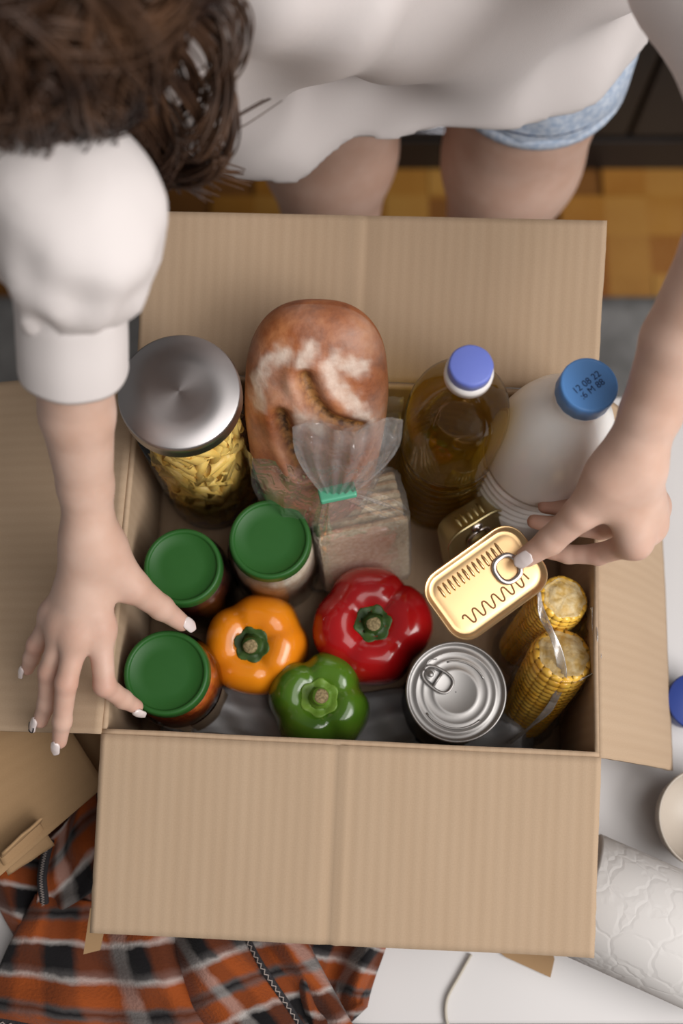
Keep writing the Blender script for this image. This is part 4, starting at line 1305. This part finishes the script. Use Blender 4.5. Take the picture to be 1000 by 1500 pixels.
# nails
def nail(tip, prev, dors, w=0.0043, ln=0.0074, out=0.0030, ink=False, r=0.006):
    tip, prev = Vector(tip), Vector(prev)
    d = (tip - prev).normalized(); n_ = Vector(dors); n_ = (n_ - d * n_.dot(d)).normalized(); s_ = d.cross(n_)
    V, F = [], []
    NU, NV = 14, 10
    for i in range(NU + 1):
        u = -1 + 2 * i / NU
        for j in range(NV + 1):
            a_ = -1.15 + 2.3 * j / NV
            ww = w * max(0.12, 1 - abs(u) ** 4.0) ** 0.5
            V.append(tip - OFF + d * (out + ln * u * 0.92) + s_ * (ww * math.sin(a_)) + n_ * (r * 0.78 + 0.0026 * math.cos(a_) - 0.0012 * max(u, 0)))
    top = len(V)
    V += [Vector(v) - n_ * 0.0012 for v in V]
    for i in range(NU):
        for j in range(NV):
            q = (i * (NV + 1) + j, (i + 1) * (NV + 1) + j, (i + 1) * (NV + 1) + j + 1, i * (NV + 1) + j + 1)
            F.append(tuple(reversed(q))); F.append(tuple(x + top for x in q))
    edge = [i * (NV + 1) for i in range(NU + 1)] + [NU * (NV + 1) + j for j in range(1, NV + 1)] + [i * (NV + 1) + NV for i in reversed(range(NU))] + [j for j in reversed(range(1, NV))]
    for k in range(len(edge)):
        a_, b_ = edge[k], edge[(k + 1) % len(edge)]
        F.append((a_, b_, b_ + top, a_ + top))
    o = meshobj('fingernail', V, F, M['nail'], person)
    if ink:
        path = [V[e] + n_ * 0.0002 for e in [i * (NV + 1) + 1 for i in range(NU // 2, NU)] + [(NU - 1) * (NV + 1) + j for j in range(1, NV)] + [i * (NV + 1) + NV - 1 for i in reversed(range(NU // 2, NU))]]
        tube('painted_line', path, 0.0005, M['nail_ink'], o, 6)
    return o
nail(r_idx[3], r_idx[2], (0.15, -0.75, 0.6))
nail(r_mid[3], r_mid[2], (-0.25, -0.35, 0.9))
nail(r_rng[3], r_rng[2], (-0.75, -0.3, 0.6), ink=True)
nail(r_pky[3], r_pky[2], (-0.7, -0.1, 0.7), w=0.0038, ln=0.0062, r=0.0050)
nail(r_thb[3], r_thb[2], (0.25, 0.1, 1.0), w=0.0054, ln=0.0085, r=0.0066)
nail(l_thb[3], l_thb[2], (-0.1, -0.25, 1.0), w=0.0060, ln=0.0088, out=0.0010, r=0.0080)

# white shirt: torso, balloon sleeves and cuffs in one cloth
hem_c = np.array([0.060, 0.635, 0.150])
belly = np.array([0.030, 0.630, 0.290])
cfR = r_arm[2] * 0.85 + r_arm[3] * 0.15
cfL = l_arm[-1] * 0.6 + l_arm[-2] * 0.4
tor = union([chain([neck + np.array([0, 0.02, 0.0]), belly * 0.5 + neck * 0.5 + np.array([0.02, 0.03, 0.0]), belly + np.array([0.045, 0.075, 0]), hem_c + np.array([0.04, 0.11, 0.0]), pel + np.array([0, 0.0, -0.06])], [0.080, 0.115, 0.125, 0.125, 0.130], 0.06),
             cone([-0.075, 0.618, 0.10], [0.185, 0.686, 0.12], 0.060, 0.060), cone([-0.095, 0.602, 0.30], [0.180, 0.672, 0.31], 0.070, 0.072), cone([-0.115, 0.60, 0.30], [-0.085, 0.618, 0.10], 0.062, 0.058), cone([0.205, 0.69, 0.31], [0.212, 0.715, 0.11], 0.064, 0.066),
             cone(shR, neck, 0.062, 0.070), cone(shL, neck, 0.055, 0.070), cone(shL, [0.175, 0.68, 0.31], 0.055, 0.07)], 0.05)
slR = chain([shR, (shR + elR) / 2 + np.array([-0.01, 0.0, -0.01]), elR + np.array([0.004, 0.002, -0.002]), A(103, 425, .402)], [0.060, 0.056, 0.044, 0.030], 0.03)
slL = chain([shL, (shL + elL) / 2 + np.array([0.014, 0.0, 0.0]), elL + (elL - l_arm[-2]) * 0.05], [0.056, 0.050, 0.045], 0.02)
def shirt(p):
    d = smin(smin(tor(p), slR(p), 0.03), slL(p), 0.03)
    x, y, z_ = p[:, 0], p[:, 1], p[:, 2]
    w = 0.0040 * np.sin(x * 30 + z_ * 26 + 2.2 * np.sin(y * 14)) + 0.0034 * np.sin(x * 55 - z_ * 42 + 1.3 * np.sin(x * 22)) + 0.002 * np.sin(y * 80 + x * 50)
    # gathers where the sleeve meets its cuff
    ga, gb = A(102, 320, .445), A(103, 425, .402)
    gd = (gb - ga) / np.linalg.norm(gb - ga); q_ = p - ga; t_ = (q_ @ gd) / np.linalg.norm(gb - ga)
    g1 = np.cross(gd, [1.0, 0, 0]); g1 /= np.linalg.norm(g1); g2 = np.cross(gd, g1)
    an_ = np.arctan2(q_ @ g1, q_ @ g2); near = np.exp(-((p - (ga + gb) / 2) ** 2).sum(1) / 0.075 ** 2)
    w = w + near * np.clip(t_ + 0.6, 0, 1.4) * (0.0022 * np.sin(an_ * 11) + 0.0016 * np.sin(an_ * 7 + t_ * 4)) + near * 0.003 * np.sin(t_ * 7 + 2 * np.sin(an_ * 2))
    # hem: an uneven level, higher over their left hip
    hemz = 0.124 + 0.015 * (x - 0.05) + 0.05 * np.maximum(x - 0.12, 0) + 0.007 * np.sin(x * 25 + 0.6)
    return np.maximum(d + w, (hemz - z_) * 0.9)
V, F = nets(shirt, (-0.40, 0.22, 0.02), (0.40, 0.98, 0.64), 0.006)
mesh_np('shirt', V - o_, F, M['shirt'], person)
def cuff(a_, b_, ra, rb, up_):
    a_, b_ = Vector(a_), Vector(b_); d = (b_ - a_); L_ = d.length; d.normalize()
    e1 = d.orthogonal().normalized(); e2 = d.cross(e1)
    prof = [(0.85 * ra, 0), (ra * 0.98, 0), (ra * 1.01, 0.004), (ra * 1.0, L_ * 0.25), ((ra + rb) / 2, L_ * 0.55), (rb * 1.0, L_ - 0.003), (rb * 0.985, L_), (rb * 0.93, L_ - 0.001), (rb * 0.92, L_ * 0.4)]
    V, F = [], []
    S = 48
    for r, t in prof:
        for k in range(S):
            q = 2 * PI * k / S
            rr_ = r * (1 + 0.015 * math.sin(q * 3 + 1) + 0.008 * math.sin(q * 7))
            V.append(a_ + d * t + e1 * (rr_ * math.cos(q)) + e2 * (rr_ * math.sin(q)) - OFF)
    for i in range(len(prof) - 1):
        for k in range(S):
            k2 = (k + 1) % S
            F.append((i * S + k, i * S + k2, (i + 1) * S + k2, (i + 1) * S + k))
    return meshobj('cuff', V, F, M['shirt'], person)
cuff(at(103, 422, .404), at(107, 540, .348), 0.0335, 0.0345, None)
cuff(elL + (elL - l_arm[-2]) * 0.1, elL + (l_arm[-2] - elL) * 0.42, 0.047, 0.038, None)

# denim shorts with a stitched hem
sh_f = union([cone(pel + np.array([0, 0, 0.03]), hipR, 0.105, 0.088), cone(pel + np.array([0, 0, 0.03]), hipL, 0.105, 0.088), chain([hipR, hipR * 0.78 + knR * 0.22], [0.088, 0.087], 0.01), chain([hipL, hipL * 0.78 + knL * 0.22], [0.088, 0.087], 0.01)], 0.02)
def shorts(p):
    return np.maximum(sh_f(p) + 0.0015 * np.sin(p[:, 0] * 120) * np.sin(p[:, 2] * 90), (0.052 - p[:, 2]) + 0.0 * p[:, 0])
V, F = nets(shorts, (-0.20, 0.55, -0.06), (0.36, 0.95, 0.32), 0.005)
shr = mesh_np('shorts', V - o_, F, M['denim'], person)
for hp, kn, r in ((hipR, knR, 0.0865), (hipL, knL, 0.0865)):
    c = hp + (kn - hp) * 0.078
    for nm, dz_, rr_, tr_, mm in (('hem', 0.0, r, 0.0060, M['denim']), ('hem_stitching', 0.017, r + 0.0035, 0.0013, M['denim_stitch'])):
        ring = [Vector((c[0] + rr_ * math.cos(2 * PI * k / 40), c[1] + rr_ * math.sin(2 * PI * k / 40), c[2] + dz_)) - OFF for k in range(41)]
        tube(nm, ring, tr_, mm, shr, 8, flat=1.6 if nm == 'hem' else 1, up=(0, 0, 1))

# brown curly hair: a full cap and many curling locks
Mh = np.stack([side_h, up_h, fd], 1)
cap_f = union([ellip(HC_ + fd * 0.008 + up_h * 0.006, (0.090, 0.110, 0.106), Mh), ellip(H(0.05, -0.02, 0.02), (0.045, 0.08, 0.060), Mh), ellip(H(-0.05, -0.02, 0.02), (0.045, 0.08, 0.060), Mh)], 0.03)
def hair_f(p):
    w = 0.003 * np.sin(p[:, 0] * 90 + 3 * np.sin(p[:, 1] * 40)) + 0.002 * np.sin(p[:, 1] * 120 + p[:, 2] * 70)
    face_cut = np.minimum((p - HC_) @ fd - 0.060, 0.020 - (p - HC_) @ up_h)          # leaves the face free below the fringe
    return np.maximum(cap_f(p) + w, face_cut)
Vh, Fh = nets(hair_f, HC_ - 0.17, HC_ + 0.17, 0.006)
rh = random.Random(21)
parts = []
def lock(p0, length, r, dirn, curl, turns, ph, drop=1.0, n=34):
    p = Vector(p0); d = Vector(dirn).normalized(); pts = []; rad = []
    for k in range(n):
        s = k / (n - 1)
        d = (d + Vector((0, 0, -1)) * (0.10 * drop)).normalized()
        p = p + d * (length / n)
        e1 = d.orthogonal().normalized(); e2 = d.cross(e1)
        cr_ = curl * min(1, s * 2.5)
        pts.append(p + e1 * (cr_ * math.cos(turns * 2 * PI * s + ph)) + e2 * (cr_ * math.sin(turns * 2 * PI * s + ph)) - OFF)
        rad.append(r * (1 - 0.75 * s ** 1.5) * min(1, 0.4 + s * 5))
    return tube_data(pts, rad, 6)
hv = Vector(HC_)
def cluster(P, r, n, spread):
    for m_ in range(n):
        o0 = Vector((rh.gauss(0, 1), rh.gauss(0, 1), rh.gauss(0, 1))) * spread
        ph = rh.random() * 6.28
        Q = []
        for k, p in enumerate(P):
            t = k / (len(P) - 1)
            Q.append(p + o0 * (0.6 + 0.7 * t) + Vector((math.cos(ph + t * 5), math.sin(ph + t * 6), math.sin(ph * 2 + t * 4))) * (spread * 0.6 * t) - OFF)
        rr_ = r * rh.uniform(0.6, 1.2)
        parts.append(tube_data(Q, [rr_ * (1 - 0.65 * (k / len(P))) for k in range(len(P))], 5))
def wavy(p0, length, dirn, wave, turns, ph, drop):
    p = Vector(p0); d = Vector(dirn).normalized(); pts = []
    for k in range(24):
        s = k / 23
        d = (d + Vector((0, 0, -1)) * (0.10 * drop)).normalized()
        p = p + d * (length / 24)
        e1 = d.orthogonal().normalized(); e2 = d.cross(e1)
        c_ = wave * min(1, s * 2.5)
        pts.append(p + e1 * (c_ * math.cos(turns * 2 * PI * s + ph)) + e2 * (c_ * math.sin(turns * 2 * PI * s + ph)))
    return pts
hc = HC_ + fd * 0.008 + up_h * 0.006
RAD = np.array([0.094, 0.114, 0.110])
for k in range(430):
    v_ = np.array([rh.gauss(0, 1), rh.gauss(0.8, 0.9), rh.gauss(0.35, 1)]); v_ /= np.linalg.norm(v_)
    if v_[1] < -0.3: continue
    g = np.array([rh.gauss(0, .5), rh.gauss(-0.7, .4), rh.gauss(0.1, .5)]) + v_ * np.array([0.9, 0, 0.9])
    pts = []
    ph = rh.random() * 6.28; wv = rh.uniform(0.003, 0.009); n_ = rh.randint(14, 22); off = rh.uniform(0.0, 0.010)
    for q in range(n_):
        t_ = q / n_
        w3 = np.cross(v_, g); w3 /= (np.linalg.norm(w3) + 1e-9)
        loc = v_ * (RAD + off + 0.008 * t_) + w3 * wv * math.sin(ph + t_ * 9)
        pts.append(Vector(hc + side_h * loc[0] + up_h * loc[1] + fd * loc[2]))
        gt = g - v_ * (g @ v_); gt /= (np.linalg.norm(gt) + 1e-9)
        v_ = v_ + gt * 0.075; v_ /= np.linalg.norm(v_)
    cluster(pts, 0.0013, 7, 0.0036)
# loose front curls that hang towards the carton
for (q0, q1, q2, q3, r) in (((20, 40, .55), (60, 90, .52), (90, 130, .49), (110, 175, .46), 30), ((90, 30, .55), (130, 90, .51), (165, 140, .47), (175, 190, .44), 34), ((150, 30, .54), (190, 90, .50), (215, 150, .46), (200, 205, .42), 30), ((-20, 50, .55), (10, 90, .52), (30, 130, .49), (60, 165, .46), 26), ((120, 60, .53), (150, 110, .49), (200, 170, .45), (240, 230, .41), 26),
                      ((190, -10, .53), (290, 20, .49), (325, 110, .45), (300, 215, .40), 16), ((230, -30, .52), (340, -10, .49), (350, 80, .46), (290, 150, .42), 10), ((100, 80, .52), (150, 150, .47), (165, 220, .42), (120, 298, .38), 12), ((60, 90, .53), (120, 150, .48), (150, 215, .43), (148, 285, .39), 8),
                      ((190, 60, .51), (225, 130, .46), (245, 200, .41), (210, 258, .37), 14), ((210, 80, .49), (275, 150, .45), (310, 215, .41), (270, 258, .37), 18), ((230, 90, .48), (240, 180, .43), (285, 235, .39), (345, 262, .36), 14), ((215, 110, .47), (225, 190, .43), (250, 245, .39), (310, 270, .37), 20),
                      ((280, 120, .45), (325, 170, .42), (350, 178, .40), (405, 152, .38), 4), ((200, 100, .48), (215, 180, .43), (235, 235, .40), (270, 262, .38), 20), ((215, 20, .51), (270, 70, .48), (285, 140, .44), (250, 200, .42), 12), ((0, 120, .53), (35, 180, .48), (45, 230, .44), (25, 290, .41), 3), ((160, 120, .49), (190, 180, .44), (215, 230, .40), (240, 262, .38), 14)):
    jt = lambda s=0.003: Vector((rh.gauss(0, s), rh.gauss(0, s), rh.gauss(0, s)))
    cluster(spline([at(*q0) + jt(), at(*q1) + jt(), at(*q2) + jt(), at(*q3) + jt()], 9), 0.0014, r, 0.0036)
# big open curls beside the face
for (cx, cy, zc_, rx, ry, a0, a1, n_) in ((285, 120, .46, 42, 90, -1.9, 1.9, 22), (300, 60, .48, 36, 60, -2.4, 1.6, 16), (225, 205, .42, 34, 52, -1.6, 2.4, 24), (140, 235, .41, 22, 58, -1.5, 1.9, 16), (275, 225, .40, 50, 36, 0.2, 3.0, 26), (180, 190, .43, 34, 50, -1.5, 2.2, 18), (315, 175, .42, 26, 60, -1.2, 2.2, 14)):
    P = [at(cx + rx * math.cos(a0 + (a1 - a0) * q / 20), cy + ry * math.sin(a0 + (a1 - a0) * q / 20), zc_ - 0.05 * (q / 20 - 0.5)) for q in range(21)]
    cluster(P, 0.0015, n_, 0.0036)
V, F = join_data([(list(map(Vector, Vh - o_)), [tuple(int(i) for i in f) for f in Fh])] + parts)
meshobj('hair', V, F, M['hair'], person)

# ------------------------------------------------------------------ mailer box lying open at the left
ml = thing('mailer_box', 'flat open brown mailer box with tuck tab beside the plaid shirt', 'box', at(40, 1180, 0.0))
ML = Vector(ml.location)
za = 0.085
lidp = [at(-190, 1135, za), at(88, 1025, za), at(158, 1150, za), at(-70, 1330, za)]
lidp = [at(70, 1015, za), at(155, 1150, za - 0.006), at(-60, 1335, za - 0.012), at(-200, 1120, za)]
panel('lid', (lidp[0], lidp[1], lidp[2], lidp[3]), m=M['card_out'], thick=0.0022, parent=ml, org=ML, seed=31, rag=0.0002, nu=24, nv=30)
lowp = [at(70, 1000, .052), at(185, 1000, .052), at(185, 1150, .052), at(100, 1150, .052)]
panel('side_panel', (lowp[3], lowp[2], lowp[1], lowp[0]), m=M['card_out'], thick=0.0022, parent=ml, org=ML, seed=32, rag=0.0002)
# tray below
tp = [at(-150, 1040, 0.004), at(20, 960, 0.004), at(120, 1120, 0.004), at(-90, 1270, 0.004)]
panel('tray_bottom', (tp[0], tp[3], tp[2], tp[1]), m=M['card_out'], thick=0.0022, parent=ml, org=ML, seed=33, rag=0.0)
up_ = Vector((0, 0, 0.072))
for k in range(4):
    a_, b_ = tp[k], tp[(k + 1) % 4]
    panel('tray_wall', (a_, b_, b_ + up_, a_ + up_), m=M['card_out'], thick=0.0022, parent=ml, org=ML, seed=34 + k, rag=0.0002, nu=14, nv=10)
# tuck tab: raised wall and a fold turned back
q0, q1 = at(0, 1256, za + 0.001), at(56, 1203, za + 0.001)
q2, q3 = at(80, 1238, za - 0.018), at(12, 1283, za - 0.018)
panel('tuck_tab', (q0, q3, q2, q1), m=M['card_out'], thick=0.0022, parent=ml, org=ML, seed=41, rag=0.0002, nu=10, nv=10)
w0, w1 = at(0, 1254, za + 0.002), at(58, 1202, za + 0.002)
panel('tab_fold', (w1, w0, w0 + Vector((0.004, 0.003, 0.012)), w1 + Vector((0.004, 0.003, 0.012))), m=M['card_out'], thick=0.0022, parent=ml, org=ML, seed=42, rag=0.0002, nu=10, nv=6)

# loose cardboard scraps under the carton
V, F = [], []
def scrap(name, pix, z, label):
    P = [at(x, y, z) for x, y in pix]
    c = sum(P, Vector()) / len(P); c.z = z - 0.003
    n = len(P)
    V = [p - c for p in P] + [p - c - Vector((0, 0, 0.003)) for p in P]
    F = [tuple(reversed(range(n))), tuple(n + i for i in range(n))] + [(i, (i + 1) % n, n + (i + 1) % n, n + i) for i in range(n)]
    bm = bmesh.new(); me = bpy.data.meshes.new(name); me.from_pydata([tuple(v) for v in V], [], F); bm.from_mesh(me); bmesh.ops.recalc_face_normals(bm, faces=bm.faces); bm.to_mesh(me); bm.free()
    o = new_obj(name, me, M['card_out'], None, False); o.location = c
    return tag(o, label, 'cardboard')
scrap('cardboard_sheet', [(690, 1360), (800, 1360), (812, 1405), (806, 1432), (740, 1402)], 0.0042, 'pale cardboard corner poking out under the front flap on the table')
scrap('cardboard_strip', [(132, 1330), (158, 1332), (146, 1392), (122, 1398)], 0.056, 'short torn cardboard strip under the front flap corner, over the plaid shirt')

# ------------------------------------------------------------------ plaid shirt on the table
ps = thing('plaid_shirt', 'crumpled orange, black and white plaid flannel shirt under the front flap', 'shirt', at(250, 1400, 0.0))
PO = Vector(ps.location)
def cloth_panel(name, pix, z0, amp, fr, seed, uvrot, uvo=(0, 0), nu=60, nv=60, lift=0.0, thick=0.003, m=None):
    """pix: four corners; folds run along v"""
    def base(u, v):
        x = (pix[0][0] * (1 - u) + pix[1][0] * u) * (1 - v) + (pix[3][0] * (1 - u) + pix[2][0] * u) * v
        y = (pix[0][1] * (1 - u) + pix[1][1] * u) * (1 - v) + (pix[3][1] * (1 - u) + pix[2][1] * u) * v
        x += 10 * math.sin(v * 5 + seed) * (0.3 + u * (1 - u)); y += 10 * math.sin(u * 6 + seed * 2) * (0.3 + v * (1 - v))
        return x, y
    def f(u, v):
        x, y = base(u, v)
        p = at(x, y, 0.0)
        e_ = min(1, 7 * min(u, 1 - u, v, 1 - v) + 0.12)
        amp_ = amp * 1.35
        h_ = z0 + amp_ * (0.5 + 0.5 * math.sin(u * fr + seed + 2.0 * mnoise.noise((u * 2, v * 2.2, seed)))) * e_ + 0.6 * amp_ * mnoise.noise((u * 4, v * 3, seed + 5)) * e_ + lift * v
        p.z = max(h_, 0.0045)
        if p.y < -0.150:                     # hangs over the table's front edge
            ex_ = -0.150 - p.y
            p.y = -0.150 - 0.020 * (1 - math.exp(-ex_ / 0.02)); p.z -= max(0, ex_ - 0.012)
        return p - PO
    p00, p10, p01 = at(*pix[0], 0), at(*pix[1], 0), at(*pix[3], 0)
    W_, H_ = (p10 - p00).length, (p01 - p00).length
    cs, sn = math.cos(uvrot), math.sin(uvrot)
    def uvf(u, v):
        a_, b_ = u * W_, v * H_
        return (uvo[0] + a_ * cs - b_ * sn, uvo[1] + a_ * sn + b_ * cs)
    o = sheet(name, f, nu, nv, m or M['plaid'], ps, -thick, uvfn=uvf)
    return o, f
o1, f1 = cloth_panel('back_panel', [(-60, 1190), (140, 1150), (260, 1400), (25, 1370)], 0.006, 0.012, 7, 1.3, -0.35, (0.02, 0.012))
o2, f2 = cloth_panel('body_panel', [(60, 1310), (260, 1330), (330, 1560), (-20, 1490)], 0.022, 0.016, 5.5, 2.1, 0.18, (0.05, 0.030))
o3, f3 = cloth_panel('sleeve', [(200, 1330), (440, 1340), (560, 1580), (300, 1600)], 0.020, 0.020, 9, 4.0, 0.30, (0.0, 0.040))
o4, f4 = cloth_panel('sleeve', [(400, 1330), (575, 1335), (540, 1470), (470, 1560)], 0.008, 0.018, 8, 0.5, -0.50, (0.03, 0.0))
o5, f5 = cloth_panel('placket', [(84, 1230), (150, 1150), (175, 1290), (60, 1345)], 0.030, 0.010, 6, 3.0, 0.12, (0.01, 0.02), nu=36, nv=36)
def on(f, pts, up=0.004):
    return [f(u, v) + Vector((0, 0, up)) for u, v in pts]
def seam(f, p0, p1, r=0.0042, m=None, n=30, stitches=True):
    P = [(p0[0] + (p1[0] - p0[0]) * k / n, p0[1] + (p1[1] - p0[1]) * k / n) for k in range(n + 1)]
    tube('seam', on(f, P, 0.0018), r, m or M['seam_dark'], ps, 8, flat=0.5, up=(0, 0, 1))
    if stitches:
        zz = []
        Q = on(f, P, 0.0052)
        for k in range(len(Q) - 1):
            d = (Q[k + 1] - Q[k]); sd = Vector((-d.y, d.x, 0)).normalized()
            for s in range(2):
                zz.append(Q[k] + d * (s / 2) + sd * (0.0012 * (1 if s else -1)))
        tube('stitching', zz, 0.0005, M['stitch'], ps, 5)
seam(f2, (0.02, 0.985), (0.98, 0.985))
seam(f3, (0.62, 0.02), (0.72, 0.98), 0.003)
seam(f5, (0.04, 0.02), (0.10, 0.98), 0.0042)
seam(f3, (0.02, 0.02), (0.02, 0.98), 0.0028, stitches=False)

# ------------------------------------------------------------------ things on the table at the right
pr0, pr1 = at(845, 1306, 0.052), at(1110, 1424, 0.052)
pt = thing('paper_towel_roll', 'embossed white paper towel roll lying beside the front flap', 'paper roll')
d = (pr1 - pr0); Lr = d.length; d.normalize()
set_matrix(pt, Vector((0, 0, 1)).cross(d).normalized() * -1, Vector((0, 0, 1)), d, pr0)
set_matrix(pt, d.cross(Vector((0, 0, 1))).normalized() * -1, d.cross(d.cross(Vector((0, 0, 1))).normalized() * -1), d, pr0)
rp_ = 0.0495
lathe('paper', [(0.020, 0.0), (rp_ * 0.97, 0.0), (rp_, 0.002), (rp_, Lr * 0.5), (rp_, Lr - 0.002), (rp_ * 0.97, Lr), (0.020, Lr)], M['paper'], pt, 64, close=False,
      fn=lambda x, y, z, a_: (x * (1 + 0.004 * math.sin(a_ * 3)), y * (1 + 0.004 * math.sin(a_ * 3)), z))
lathe('core', [(0.0202, 0.0004), (0.0202, Lr - 0.0004), (0.0188, Lr - 0.0004), (0.0188, 0.0004), (0.0202, 0.0004)], M['card_out'], pt, 40, close=False)
cbw = at(1030, 1200, 0.03); cbw.z = 0.0
bo = thing('bowl', 'cream rounded bowl at the right edge of the table', 'bowl', cbw)
lathe('bowl_body', [(0.020, 0.0), (0.021, 0.003), (0.032, 0.012), (0.040, 0.028), (0.042, 0.046), (0.0405, 0.0468), (0.038, 0.030), (0.030, 0.016), (0.004, 0.010)], M['cream'], bo, 56)
lathe('foot', [(0.0195, 0.0004), (0.0215, 0.0004), (0.0215, 0.004), (0.0195, 0.004)], M['cream'], bo, 40)
bp_ = at(1012, 1030, 0.02); bp_.z = 0.0
bt = thing('blue_tub', 'blue plastic tub behind the right flap at the picture edge', 'tub', bp_)
lathe('tub_wall', [(0.018, 0), (0.020, 0.001), (0.0225, 0.030), (0.0235, 0.031), (0.0235, 0.033), (0.021, 0.033), (0.0195, 0.006), (0.002, 0.005)], M['blue'], bt, 48)
lathe('tub_lid', [(0.0238, 0.0295), (0.0244, 0.0300), (0.0244, 0.0355), (0.0235, 0.0362), (0.0010, 0.0362)], M['blue'], bt, 48)
cp = spline([at(690, 1398, .003), at(672, 1430, .003), at(655, 1462, .003), at(653, 1490, .003), at(660, 1512, .003)], 10)
cord = tube('cord', cp, 0.0014, M['cord'], None, 8)
tag(cord, 'thin cream cord curving over the white table below the front flap', 'cord')
